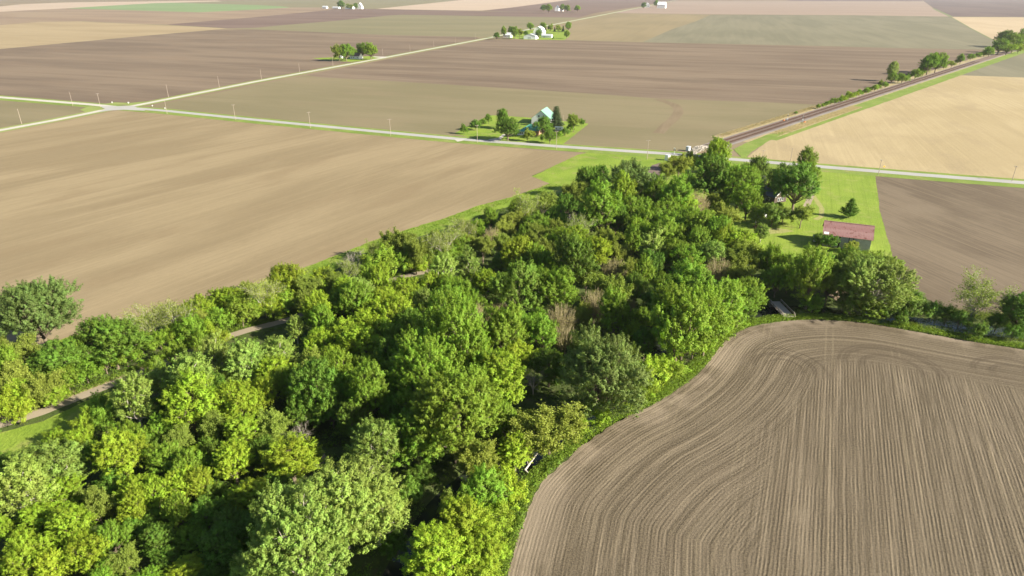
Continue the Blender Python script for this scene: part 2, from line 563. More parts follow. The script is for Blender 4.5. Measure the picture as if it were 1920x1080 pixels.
Zf = -2.2 * np.clip((7.0 - dc) / 4.0, 0, 1) ** 1.2 * (edge > 0.1)
nx, ny = len(gx), len(gy)
idx = np.arange(nx * ny).reshape(ny, nx)
fa = np.stack([idx[:-1, :-1].ravel(), idx[:-1, 1:].ravel(), idx[1:, 1:].ravel(), idx[1:, :-1].ravel()], 1)
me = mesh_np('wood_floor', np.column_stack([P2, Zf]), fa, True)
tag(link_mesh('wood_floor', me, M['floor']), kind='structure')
sheet('creek_water', strip_pts(CREEK, 5.4, 5.4), -1.35, M['water'])

FIELDS = [
    ('brown_field', 'brown', [(-500, 140), (0, 180), (220, 198), (262, 200), (900, 72), (890, 69), (730, 65.5), (600, 60), (480, 55), (400, 56), (250, 69), (0, 92), (-500, 138)]),
    ('pale_field', 'tan_far', [(-500, 138), (0, 92), (250, 69), (400, 56), (425, 53), (325, 48), (250, 45), (150, 40), (75, 41), (0, 47), (-500, 85)]),
    ('grey_brown_field', 'greybrown', [(-500, 85), (0, 47), (75, 41), (150, 40), (250, 45), (312, 46), (480, 32), (605, 20), (640, 16), (605, 14), (545, 14), (480, 18), (375, 23), (175, 17), (125, 15.5), (0, 22), (-500, 58)]),
    ('mauve_field', 'purple', [(312, 46), (480, 32), (605, 20), (640, 16.5), (705, 17), (855, 19.5), (960, 22), (1115, 24.5), (1085, 33), (960, 31), (755, 27.5), (730, 29), (630, 39), (530, 47), (480, 52), (425, 53)]),
    ('olive_field', 'olive_far', [(425, 53.5), (480, 52), (530, 47), (630, 39), (730, 29), (755, 27.5), (960, 31), (1085, 33), (1000, 53), (915, 71), (890, 69), (730, 65.5), (600, 60), (480, 55)]),
    ('wheat_field', 'green_far', [(125, 15.5), (200, 11), (287, 6), (325, 5), (480, 9.5), (530, 12), (545, 14), (480, 18), (375, 23), (175, 17)]),
    ('beige_field', 'beige_far', [(-500, 58), (0, 22), (125, 15.5), (200, 11), (287, 6), (420, 3), (405, 1), (330, 2), (250, 3), (125, 4.5), (40, 8), (0, 12), (-500, 40)]),
    ('hazy_field', 'olive_far', [(420, 2.5), (600, -6), (880, -6), (855, 1), (705, 16.5), (640, 16), (605, 14), (545, 14), (530, 12), (480, 9.5), (325, 5)]),
    ('beige_field', 'beige_far', [(705, 16.8), (855, 1), (900, -4), (1090, -4), (1067, 0), (960, 14), (905, 19.8), (855, 19.5)]),
    ('mauve_field', 'purple', [(905, 20), (960, 14), (1067, 0), (1090, -4), (1300, -4), (1250, 4), (1115, 24.5), (960, 22)]),
    ('pinkish_field', 'pink_far', [(1145, 24.5), (1200, 15), (1265, 2), (1400, 2.2), (1732, 2.5), (1750, 16), (1782, 31), (1600, 28.5), (1440, 27.5), (1300, 26.5)]),
    ('plum_field', 'mauve_far', [(1732, 2.4), (1725, -7), (2400, -7), (2400, 36), (1920, 32), (1784, 31), (1752, 16)]),
    ('plum_field', 'mauve_far', [(1470, 2), (1500, -2), (1728, -2), (1731, 2.2)]),
    ('olive_tan_field', 'olive_tan', [(1135, 27), (1145, 25), (1300, 27), (1332, 28), (1305, 40), (1260, 55), (1205, 79), (1060, 75), (985, 74), (915, 74)]),
    ('grey_green_field', 'greygreen', [(1332, 28), (1440, 28), (1600, 29), (1783, 31.5), (1820, 53), (1862, 75), (1885, 84), (1855, 93), (1690, 90), (1540, 86), (1300, 81), (1205, 79), (1260, 55), (1305, 40)]),
    ('cream_field', 'cream_far', [(1785, 32), (1920, 32.5), (2400, 36), (2400, 52), (1920, 68), (1880, 82), (1862, 75), (1820, 53)]),
    ('ploughed_field', 'brown2', [(915, 74), (985, 74), (1060, 75), (1205, 79), (1300, 81), (1540, 86), (1690, 90), (1855, 93), (1885, 84), (1890, 92), (1720, 143), (1620, 178), (1535, 202), (1530, 196), (1440, 192), (1250, 186), (1100, 175), (960, 166), (730, 152), (600, 145), (575, 141)]),
    ('sprouting_field', 'olive', [(575, 141), (600, 145), (730, 152), (960, 166), (1100, 175), (1250, 186), (1440, 192), (1530, 196), (1535, 202), (1440, 240), (1340, 282), (1260, 288), (1117, 279), (600, 236), (475, 224), (262, 203)]),
    ('corner_field', 'olive', [(-500, 150), (0, 186), (110, 195), (175, 201), (162, 209), (100, 224), (0, 243), (-500, 340)]),
    ('tan_field', 'tan_near', [(-900, 420), (0, 246), (220, 202), (262, 205), (475, 227), (605, 240), (730, 252), (1084, 291), (997, 330), (1033, 344), (960, 370), (900, 386), (830, 411), (720, 445), (640, 476), (560, 508), (480, 535), (340, 575), (220, 605), (110, 640), (0, 682), (-250, 760), (-900, 900)]),
    ('stubble_field', 'cream', [(1395, 300), (1440, 264), (1620, 197), (1720, 163), (1795, 141), (1920, 145.5), (2400, 160), (2700, 410), (1920, 342), (1540, 312)]),
    ('green_brown_field', 'greygreen', [(1795, 141), (1920, 97.5), (2100, 60), (2400, 60), (2400, 160), (1920, 145.5)]),
    ('planted_field', 'soil_east', [(1641, 330), (1920, 352), (2500, 395), (2500, 700), (2050, 618), (1920, 602), (1840, 592), (1760, 572), (1712, 548), (1690, 520), (1674, 480), (1662, 440), (1650, 395)]),
]
for i, (nm, mt, pp) in enumerate(FIELDS):
    px_sheet(nm, pp, 0.04 + 0.004 * (i % 3), M[mt], 0.35 if nm in ('tan_field', 'planted_field', 'stubble_field') else 0.0)

# grassy margins between far fields
M['margin'] = grass_mat('field margin grass', (0.12, 0.15, 0.06), (0.17, 0.19, 0.085), None, 0.02)
for w, pp in ((7, [(1145, 24.8), (1300, 26.7), (1440, 27.8), (1600, 28.8), (1783, 31.3), (1920, 32.3)]), (3, [(985, 74), (1060, 75), (1205, 79), (1300, 81), (1540, 86), (1690, 90), (1855, 93)]),
              (3, [(480, 55), (600, 60), (730, 65.5), (890, 69)]), (9, [(705, 17), (855, 19.6), (960, 22), (1110, 24.3)]), (4, [(150, 40), (250, 45), (325, 48), (425, 53)]),
              (9, [(125, 15.6), (175, 17.1), (375, 23.1)]), (14, [(1750, 16), (1783, 31)]), (4, [(1783, 31.5), (1820, 53), (1862, 75)])):
    sheet('field_margin', strip_pts([G(*q)[0] for q in pp], w / 2, w / 2), 0.06, M['margin'])

# curved earth track across the sprouting field, a damp corner of the tan field
M['wet_soil'] = field_mat('bare track soil', (0.205, 0.158, 0.10), (0.25, 0.195, 0.125), ANG_A, (0.02, 0.05), (0.01, 0.4), sfac=0.3, seed=21)
trk = smooth_line([G(*q)[0] for q in [(1232, 186), (1262, 196), (1272, 207), (1266, 220), (1248, 236), (1234, 250)]])
sheet('earth_track', strip_pts(trk, 4.5, 4.5), 0.07, M['wet_soil'], 0.4)

# grass: meadow by the crossing, house lawn, farm lots
px_sheet('meadow', [(997, 331), (1084, 290), (1117, 283), (1265, 292), (1262, 330), (1240, 345), (1150, 350), (1050, 365), (985, 372), (960, 371), (1033, 345)], 0.06, M['meadow'], 0.5)
px_sheet('lawn', [(1265, 292), (1400, 304), (1530, 315), (1641, 330), (1650, 395), (1662, 440), (1674, 480), (1690, 518), (1560, 520), (1450, 500), (1400, 470), (1380, 430), (1300, 380), (1240, 345)], 0.065, M['lawn'], 0.3)
px_sheet('farm_lawn', [(852, 250), (905, 222), (925, 216), (1010, 222), (1104, 232), (1050, 275), (960, 268), (880, 258)], 0.07, M['meadow'], 0.3)
px_sheet('farm_lawn', [(955, 71.5), (980, 74), (1058, 75.2), (1068, 68), (1062, 60), (1066, 56), (1020, 54.5), (985, 56.5), (940, 66)], 0.07, M['lawn'])
px_sheet('farm_lawn', [(585, 109), (612, 113), (660, 116), (722, 107), (700, 105), (640, 107)], 0.07, M['meadow'])
# strips of rough grass between fields and wood
def edge_strip(name, line, wl, wr, z, mat, jit=0.5):
    return sheet(name, strip_pts(line, wl, wr), z, mat, jit)
e1 = [G(*q)[0] for q in [(0, 682), (110, 640), (220, 605), (340, 575), (480, 535), (560, 508), (640, 476), (720, 445), (830, 411), (900, 386), (960, 370), (1033, 344)]]
edge_strip('grass_strip', e1, 0.5, 11.0, 0.055, M['meadow'], 0.9)
px_sheet('grass_strip', [(-200, 880), (0, 812), (80, 790), (160, 752), (240, 722), (330, 690), (330, 705), (250, 745), (190, 775), (120, 820), (60, 845), (-60, 880)], 0.05, M['meadow'], 0.4)
px_sheet('grass_strip', [(-200, 830), (0, 775), (90, 745), (200, 715), (300, 672), (440, 622), (440, 632), (300, 690), (150, 745), (0, 795), (-200, 860)], 0.052, M['dry_grass'], 0.4)

# roads with their verges
A_PX = [(-700, 385), (-300, 304), (0, 244.5), (100, 226), (150, 216), (190, 207.5), (225, 202), (250, 198.7), (275, 194), (375, 174), (475, 154), (717, 109), (915, 71.5), (997, 54), (1110, 32), (1200, 14), (1262, 1.5), (1290, -4)]
B_PX = [(-700, 124), (-300, 158), (0, 182.5), (100, 190.5), (175, 196.5), (225, 201.5), (262, 204), (312, 208), (475, 224.5), (605, 237), (730, 249), (855, 260.5), (1044, 274.5), (1117, 279.5), (1214, 286), (1260, 289), (1362, 298), (1400, 301), (1536, 312.6), (1700, 326), (1920, 343), (2500, 386)]
A_L = [G(*q)[0] for q in A_PX]
B_L = [G(*q)[0] for q in B_PX]
sheet('road_verge', strip_pts(B_L, 9.0, 13.0), 0.09, M['verge'], 0.4)
sheet('road_verge', strip_pts(A_L, 9.0, 8.5), 0.094, M['verge_far'], 0.4)
px_sheet('road_verge', [(150, 206), (168, 199), (205, 203), (190, 208), (165, 212)], 0.098, M['verge_far'])
px_sheet('road_verge', [(190, 196), (245, 197), (275, 190), (245, 193), (215, 192)], 0.098, M['verge_far'])
sheet('road', strip_pts(A_L, 3.9, 3.9), 0.13, M['road'])
sheet('cross_road', strip_pts(B_L[:7], 4.2, 4.2), 0.134, M['road'])
sheet('cross_road', strip_pts(B_L[5:], 3.9, 3.9), 0.138, M['asphalt'])
px_sheet('road_junction', [(188, 199.5), (214, 199.3), (245, 198.6), (262, 197.8), (252, 200.5), (270, 204.8), (272, 208), (232, 206), (205, 207.5), (182, 211), (198, 205.2)], 0.142, M['asphalt'])
px_sheet('driveway', [(920, 263.5), (936, 263.8), (943, 258), (948, 252), (943, 252), (934, 259), (915, 261.5)], 0.15, M['road'])
px_sheet('driveway', [(852, 262), (858, 266), (866, 264.5), (872, 261.5)], 0.15, M['road'])
px_sheet('driveway', [(698, 106), (702, 107.4), (722, 109.5), (730, 106.5)], 0.15, M['road'])
# house driveway
dl = [G(*q)[0] for q in [(1531, 313), (1528, 330), (1524, 352), (1519, 372), (1511, 388)]]
sheet('driveway', strip_pts(dl, 1.5, 1.5), 0.08, M['lane'], 0.15)
dl = [G(*q)[0] for q in [(1524, 366), (1532, 378), (1541, 391), (1540, 406), (1528, 412)]]
sheet('worn_track', strip_pts(dl, 1.2, 1.2), 0.075, grass_mat('worn grass', (0.24, 0.25, 0.08), (0.30, 0.29, 0.11), None, 0.2), 0.3)
px_sheet('worn_track', [(1432, 432), (1450, 427), (1475, 430), (1490, 434), (1470, 437), (1440, 439)], 0.075, bpy.data.materials['worn grass'], 0.3)
# the lane on the old railway bed
lane = smooth_line([G(*q)[0] for q in [(-300, 880), (-120, 832), (0, 797), (75, 774), (150, 744), (215, 719), (300, 684), (440, 627), (540, 600), (620, 570), (735, 525), (800, 510), (860, 503)]], 4.0)
sheet('dirt_lane', strip_pts(lane, 1.7, 1.7), 0.08, M['lane'], 0.25)
px_sheet('bare_patch', [(1212, 322), (1222, 310), (1238, 305), (1245, 312), (1236, 330), (1228, 345), (1216, 340)], 0.085, M['ballast'], 0.4)
px_sheet('bare_patch', [(1540, 545), (1565, 530), (1590, 545), (1600, 562), (1570, 565)], 0.085, M['bare'], 0.3)
px_sheet('bare_patch', [(595, 872), (608, 850), (612, 858), (602, 880)], 0.085, M['bare'], 0.1)

# railway: dry banks, ballast, sleepers and rails
rdir = Vector((math.cos(ANG_R), math.sin(ANG_R), 0))
rn = Vector((-rdir.y, rdir.x, 0))
rail0 = G(1440, 241)[0]
rline = [rail0 + rdir * s for s in (-95, -60, 0, 100, 250, 500, 1000, 2000)]
sheet('railway_bank', strip_pts(rline[1:], 17, 24), 0.10, M['dry_grass'], 0.8)
px_sheet('railway_bank', [(1395, 300), (1375, 280), (1400, 268), (1440, 252), (1480, 245), (1440, 266), (1410, 284)], 0.115, M['verge'], 0.5)
sheet('railway_bank', strip_pts([rail0 + rdir * s + rn * -17 for s in (160, 250, 500, 1000, 2000)], 7, 8), 0.112, M['verge'], 0.5)
sheet('railway_bank', strip_pts([rail0 + rdir * s + rn * -22 for s in (-40, 60, 160)], 2.5, 2.5), 0.112, M['verge'], 0.3)
sheet('ballast_edge', strip_pts(rline, 7.6, 8.2), 0.16, M['ballast_grey'], 0.3)
sheet('ballast_bed', strip_pts(rline, 6.2, 5.6), 0.30, M['ballast'], 0.2)
ntrack = 0
for off in (-2.6, 2.8):
    t = empty('railway_track', rail0 + rn * off + Vector((0, 0, 0.3)), ANG_R)
    tag(t, 'rusty railway track nearer the pale stubble field' if off < 0 else 'rusty railway track on the far side of the ballast, nearer the brown field', 'railway track', 'railway tracks')
    for s in (-1, 1):
        MB().box((450, s * 0.75, 0.30), (1080, 0.09, 0.18)).build('rail', M['rail'], t)
    sl = MB().box((0, 0, 0.11), (0.26, 2.6, 0.2)).mesh('sleeper')
    for k in range(130):
        o = link_mesh('sleeper', sl, M['sleeper'], t)
        o.location = (-88 + k * 1.3, 0, 0)
    far = MB()
    for k in range(500):
        far.box((82 + k * 1.3, 0, 0.11), (0.26, 2.6, 0.2))
    o = far.build('sleepers', M['sleeper'], t)
    o['kind'] = 'stuff'

# ------------------------------------------------------------------ the near field, drilled in rows
fb_px = [(925, 1250), (940, 1150), (952, 1080), (962, 1040), (978, 990), (1000, 930), (1020, 902), (1045, 876), (1100, 830), (1160, 790), (1230, 756), (1295, 713), (1330, 678), (1355, 645), (1378, 626), (1420, 610), (1480, 602), (1540, 600), (1620, 606), (1700, 619), (1800, 637), (1920, 656), (2100, 688), (2500, 765)]
FB = smooth_line([G(*q)[0] for q in fb_px], 1.5)
FBn = np.array([(p.x, p.y) for p in FB])
seg = np.r_[0, np.cumsum(np.hypot(*np.diff(FBn, axis=0).T))]
ns, ntt = 420, 200
s_ = np.linspace(0, seg[-1], ns)
Bs = np.stack([np.interp(s_, seg, FBn[:, 0]), np.interp(s_, seg, FBn[:, 1])], 1)
jn = np.array([mnoise.noise(Vector((a * 0.35, b * 0.35, 2))) for a, b in Bs])
Bs = Bs + np.stack([jn, -jn], 1) * 0.5
Cn = np.array([(40.0, 45.0), (90.0, 40.0), (140.0, 45.0), (175.0, 70.0), (230.0, 95.0)])
cs = np.r_[0, np.cumsum(np.hypot(*np.diff(Cn, axis=0).T))]
sc_ = np.linspace(0, cs[-1], ns)
Cs = np.stack([np.interp(sc_, cs, Cn[:, 0]), np.interp(sc_, cs, Cn[:, 1])], 1)
tt = np.linspace(0, 1, ntt)
V = Bs[None] * (1 - tt[:, None, None]) + Cs[None] * tt[:, None, None]
V = V.reshape(-1, 2)
idx = np.arange(ns * ntt).reshape(ntt, ns)
fa = np.stack([idx[:-1, :-1].ravel(), idx[1:, :-1].ravel(), idx[1:, 1:].ravel(), idx[:-1, 1:].ravel()], 1)
me = mesh_np('drilled_field', np.column_stack([V, np.full(len(V), 0.06)]), fa)
if me.polygons[0].normal.z < 0: me.flip_normals()
row_dir = Vector((0.41, 0.912, 0)).normalized()
head = dist_poly(V, FBn[::2])
strt = V[:, 0] * row_dir.y - V[:, 1] * row_dir.x
top_line = np.array([[*G(*q)[0].xy] for q in [(1320, 690), (1378, 626), (1480, 602), (1620, 606), (1800, 637), (2500, 765)]])
dtop = dist_poly(V, top_line)
L0, L1 = G(1503, 690)[0], G(1452, 1080)[0]
side = ((V[:, 0] - L1.x) * (L0.y - L1.y) - (V[:, 1] - L1.y) * (L0.x - L1.x)) / math.hypot(L0.x - L1.x, L0.y - L1.y)
mask = np.clip(side / 26.0 + 0.75, 0, 1) * np.clip((dtop - 26.0) / 9.0 + 0.5, 0, 1)
for nm, arr in (('head', head), ('strt', strt), ('mask', mask), ('along', V[:, 0] * row_dir.x + V[:, 1] * row_dir.y)):
    a = me.attributes.new(nm, 'FLOAT', 'POINT')
    a.data.foreach_set('value', arr.astype(np.float32))

m, nt, b = new_mat('drilled soil rows', 0.95, 0.1)
def attr(nm):
    a = N(nt, 'ShaderNodeAttribute'); a.attribute_name = nm
    return a.outputs['Fac']
def comb(x, y, z=0.0):
    c = N(nt, 'ShaderNodeCombineXYZ')
    for i, q in enumerate((x, y, z)):
        if isinstance(q, (int, float)): c.inputs[i].default_value = q
        else: nt.links.new(q, c.inputs[i])
    return c.outputs[0]
wob = noise_n(nt, pos_rot(nt, 0, 0.25, 0.25), 1.0, 3.0, 0.6)
def rows(coord, along):
    c = math_n(nt, 'MULTIPLY_ADD', wob, 0.35, coord)
    w = math_n(nt, 'MULTIPLY_ADD', math_n(nt, 'SINE', math_n(nt, 'MULTIPLY', c, 2 * math.pi / 0.76)), 0.5, 0.5)
    n1 = noise_n(nt, comb(math_n(nt, 'MULTIPLY', coord, 0.95), math_n(nt, 'MULTIPLY', along, 0.02)), 1.0, 3.0, 0.7)
    n2 = noise_n(nt, comb(math_n(nt, 'MULTIPLY', coord, 0.33), math_n(nt, 'MULTIPLY', along, 0.012)), 1.0, 2.0, 0.5)
    # wheel lines: two narrow pale bands every 9.1 m
    fr = math_n(nt, 'PINGPONG', math_n(nt, 'ADD', coord, 3.0), 9.12)
    tr = math_n(nt, 'SUBTRACT', 1.0, math_n(nt, 'MULTIPLY', math_n(nt, 'ABSOLUTE', math_n(nt, 'SUBTRACT', fr, 1.0)), 2.2), clamp=True)
    return w, n1, n2, tr
along_a = attr('along')
wa, na, ba, ta = rows(attr('head'), along_a)
wb, nb, bb, tb = rows(attr('strt'), along_a)
gm = N(nt, 'ShaderNodeNewGeometry')
nmask = noise_n(nt, pos_rot(nt, 0, 0.12, 0.12), 1.0, 3.0, 0.6)
mk = ramp(nt, math_n(nt, 'ADD', attr('mask'), math_n(nt, 'MULTIPLY_ADD', nmask, 0.5, -0.25)), 0.1, 0.9)
def mixf(fac, a, bq):
    n = N(nt, 'ShaderNodeMix')
    nt.links.new(fac, n.inputs[0]); nt.links.new(a, n.inputs[2]); nt.links.new(bq, n.inputs[3])
    return n.outputs[0]
W, NN, BB = mixf(mk, wa, wb), mixf(mk, na, nb), mixf(mk, ba, bb)
tmod = ramp(nt, noise_n(nt, pos_rot(nt, 0, 0.035, 0.035, (6, 1, 0)), 1.0, 3.0, 0.6), 0.38, 0.66)
TR = math_n(nt, 'MAXIMUM', mixf(mk, math_n(nt, 'MULTIPLY', ta, 0.5), tb), math_n(nt, 'MULTIPLY', tb, 0.7))
big = noise_n(nt, pos_rot(nt, 0, 0.03, 0.03), 1.0, 4.0, 0.6)
clod = noise_n(nt, pos_rot(nt, 0, 2.6, 2.6), 1.0, 5.0, 0.8)
amp = math_n(nt, 'MULTIPLY_ADD', ramp(nt, noise_n(nt, pos_rot(nt, 0, 0.12, 0.12, (4, 4, 0)), 1.0, 5.0, 0.65), 0.35, 0.65), 0.85, 0.15)
amp = math_n(nt, 'MULTIPLY', amp, math_n(nt, 'MULTIPLY_ADD', attr('mask'), 0.35, 0.65))
# U-turn marks of the machines on the creek headland
gp = N(nt, 'ShaderNodeNewGeometry')
turn = None
for (cx, cy), radii in (((1672, 692), (7.5, 8.3, 12.0, 12.9, 14.2)), ((1470, 690), (5.0, 8.0, 8.8, 11.5)), ((1905, 705), (5.5, 6.3, 9.8, 10.7))):
    c0 = G(cx, cy)[0]
    vd = N(nt, 'ShaderNodeVectorMath'); vd.operation = 'SUBTRACT'
    nt.links.new(gp.outputs['Position'], vd.inputs[0]); vd.inputs[1].default_value = (c0.x, c0.y, 0.06)
    dt = N(nt, 'ShaderNodeVectorMath'); dt.operation = 'DOT_PRODUCT'
    nt.links.new(vd.outputs[0], dt.inputs[0]); dt.inputs[1].default_value = (row_dir.x, row_dir.y, 0)
    ln = N(nt, 'ShaderNodeVectorMath'); ln.operation = 'LENGTH'
    nt.links.new(vd.outputs[0], ln.inputs[0])
    gate = ramp(nt, dt.outputs['Value'], -3.0, 1.0)
    dd_ = math_n(nt, 'MULTIPLY_ADD', wob, 1.4, ln.outputs['Value'])
    for rr in radii:
        q = math_n(nt, 'SUBTRACT', 1.0, math_n(nt, 'MULTIPLY', math_n(nt, 'ABSOLUTE', math_n(nt, 'SUBTRACT', dd_, rr + 0.7)), 1.5), clamp=True)
        q = math_n(nt, 'MULTIPLY', q, gate)
        turn = q if turn is None else math_n(nt, 'MAXIMUM', turn, q)
c = mixc(nt, ramp(nt, big, 0.35, 0.65), dim((0.130, 0.103, 0.073)), dim((0.168, 0.135, 0.097)))
c = mixc(nt, math_n(nt, 'MULTIPLY', ramp(nt, NN, 0.48, 0.56), 0.9), c, dim((0.06, 0.046, 0.031)))
c = mixc(nt, math_n(nt, 'MULTIPLY', ramp(nt, NN, 0.46, 0.38), 0.6), c, dim((0.305, 0.248, 0.176)))
c = mixc(nt, math_n(nt, 'MULTIPLY', ramp(nt, BB, 0.5, 0.75), 0.35), c, dim((0.15, 0.115, 0.08)))
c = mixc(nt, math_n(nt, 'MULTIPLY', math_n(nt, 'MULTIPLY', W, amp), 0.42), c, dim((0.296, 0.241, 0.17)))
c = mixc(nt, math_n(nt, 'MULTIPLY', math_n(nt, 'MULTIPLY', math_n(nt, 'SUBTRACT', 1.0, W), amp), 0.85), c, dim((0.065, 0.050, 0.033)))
c = mixc(nt, math_n(nt, 'MULTIPLY', math_n(nt, 'MULTIPLY', TR, tmod), 0.6), c, dim((0.33, 0.272, 0.18)))
c = mixc(nt, 0.36, c, mixc(nt, ramp(nt, clod, 0.35, 0.65), dim((0.05, 0.039, 0.027)), dim((0.36, 0.296, 0.195))))
c = mixc(nt, math_n(nt, 'MULTIPLY', turn, 0.5), c, dim((0.075, 0.058, 0.04)))
edgeb = ramp(nt, attr('head'), 11.0, 0.0)
c = mixc(nt, math_n(nt, 'MULTIPLY', edgeb, math_n(nt, 'MULTIPLY', ramp(nt, noise_n(nt, pos_rot(nt, 0, 0.06, 0.06, (2, 8, 0)), 1.0, 4.0, 0.6), 0.4, 0.6), 0.6)), c, dim((0.37, 0.30, 0.225)))
nt.links.new(c, b.inputs['Base Color'])
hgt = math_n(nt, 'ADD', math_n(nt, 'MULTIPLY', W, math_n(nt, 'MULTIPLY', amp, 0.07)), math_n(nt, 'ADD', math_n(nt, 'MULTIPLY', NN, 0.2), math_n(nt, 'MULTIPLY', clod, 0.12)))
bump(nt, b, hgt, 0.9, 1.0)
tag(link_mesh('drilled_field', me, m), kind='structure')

# ------------------------------------------------------------------ tree prototypes
def unit(v):
    return v / (np.linalg.norm(v, axis=-1, keepdims=True) + 1e-9)


def leaf_mesh(name, cen, nrm, size, tone, aspect=0.62, r=rng):
    """diamond leaf clumps: one quad each"""
    n = len(cen)
    rnd = unit(r.normal(size=(n, 3)))
    t = unit(np.cross(nrm, rnd))
    bt = np.cross(nrm, t)
    L = (size * r.uniform(0.7, 1.35, n))[:, None] * 0.5
    Wd = L * aspect
    fold = nrm * L * 0.25
    v = np.stack([cen - t * L, cen + bt * Wd + fold, cen + t * L, cen - bt * Wd + fold], 1).reshape(-1, 3)
    me = mesh_np(name, v, np.arange(4 * n).reshape(n, 4))
    a = me.attributes.new('tone', 'FLOAT', 'POINT')
    a.data.foreach_set('value', np.repeat(tone, 4).astype(np.float32))
    return me


def limb(mb, a, b, r0, r1, n=5, sag=0.08, segs=4):
    a, b = Vector(a), Vector(b)
    L = (b - a).length
    off = Vector((R.uniform(-1, 1), R.uniform(-1, 1), R.uniform(-0.3, 0.6))) * L * sag
    pts, rad = [], []
    for i in range(segs + 1):
        t = i / segs
        pts.append(a.lerp(b, t) + off * math.sin(math.pi * t))
        rad.append(r0 + (r1 - r0) * t)
    mb.tube(pts, rad, n)
    return pts


def proto_broad(seed, h=15.0, dia=11.0, nl=11, leaf=0.42, dens=1.0, base=0.28, flat=0.9, spiky=1.0):
    """leafy broad crown made of lobes of leaf sprays on real limbs; returns trunk, branches, crown meshes at real size"""
    r = np.random.default_rng(seed); R.seed(seed)
    Rx = dia / 2
    Rz = h * (1 - base) / 2 * 1.02
    C = np.array([0, 0, h - Rz])
    lob = []
    for k in range(nl):
        u = (k + 0.5) / nl
        zc = 1 - u * 1.7
        a = k * 2.39996 + r.uniform(-0.4, 0.4)
        q = math.sqrt(max(0, 1 - zc * zc))
        d = np.array([q * math.cos(a), q * math.sin(a), zc])
        f = r.uniform(0.42, 0.84)
        rr = r.uniform(0.15, 0.33)
        lob.append((C + d * np.array([Rx, Rx, Rz * flat]) * f, rr * Rx * np.array([1, 1, r.uniform(0.9, 1.5)])))
    lob.append((C + np.array([0, 0, Rz * 0.1]), np.array([0.5, 0.5, 0.55]) * Rx))
    LC = np.array([l[0] for l in lob]); LR = np.array([l[1] for l in lob])
    cen, nrm, tone = [], [], []
    tips = []
    for i, (c, rad) in enumerate(lob):
        area = rad[0] * rad[0]
        ns = int(area * 9.5 * dens)
        d = unit(r.normal(size=(ns, 3)))
        d[:, 2] = np.where(d[:, 2] < -0.35, -d[:, 2], d[:, 2])
        pos = c + d * rad * r.uniform(0.6, 1.1, (ns, 1))
        keep = np.ones(ns, bool)
        for j in range(len(lob)):
            if j != i:
                keep &= np.linalg.norm((pos - LC[j]) / LR[j], axis=1) > 0.72
        pos, d = pos[keep], d[keep]
        lt = r.uniform(0.3, 0.7)
        for p, dd in zip(pos, d):
            ax = unit(dd * 0.8 + 0.35 * unit(p - C) + np.array([0, 0, 0.8]) + r.normal(size=3) * 0.25)
            m = int(r.integers(48, 84))
            uu = r.uniform(0, 1, m) ** 0.8
            ln = r.uniform(0.7, 2.3) * spiky
            off = r.normal(size=(m, 3)) * 0.33 * (1.15 - uu[:, None] * 0.85)
            q = p + ax * (uu[:, None] * ln) + off
            nn = unit(dd * 0.55 + np.array([0, 0, 0.3]) + off * 1.9 + r.normal(size=(m, 3)) * 0.22)
            cen.append(q); nrm.append(nn)
            st_ = np.clip(lt + r.normal() * 0.16, 0, 1)
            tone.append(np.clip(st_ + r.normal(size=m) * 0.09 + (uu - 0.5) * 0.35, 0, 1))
            if len(tips) < 70 and r.random() < 0.25:
                tips.append((i, p))
    cen = np.vstack(cen); nrm = np.vstack(nrm); tone = np.concatenate(tone)
    crown = leaf_mesh('crown', cen, nrm, np.full(len(cen), leaf), tone, r=r)
    tr, br = MB(), MB()
    tb = h * 0.2
    r0 = 0.022 * h
    tr.tube([(0, 0, -0.3), (0, 0, 0.5), (0.05 * h * r.uniform(-1, 1) * 0.3, 0, tb), (0.02 * h * r.uniform(-1, 1), 0.02 * h * r.uniform(-1, 1), h * 0.72)], [r0 * 1.3, r0, r0 * 0.8, r0 * 0.25], 8)
    joints = []
    for i, (c, rad) in enumerate(lob[:-1]):
        z0 = tb * r.uniform(0.75, 1.3)
        e = c + np.array([0, 0, 0.1])
        pts = limb(br, (0, 0, min(z0, e[2] * 0.85)), e, r0 * 0.45, r0 * 0.14, 5, 0.12)
        joints.append(e)
    joints.append(C)
    for i, p in tips:
        limb(br, joints[i], p, r0 * 0.13, r0 * 0.04, 3, 0.1, 3)
    return tr.mesh('trunk', True), br.mesh('branches', True), crown


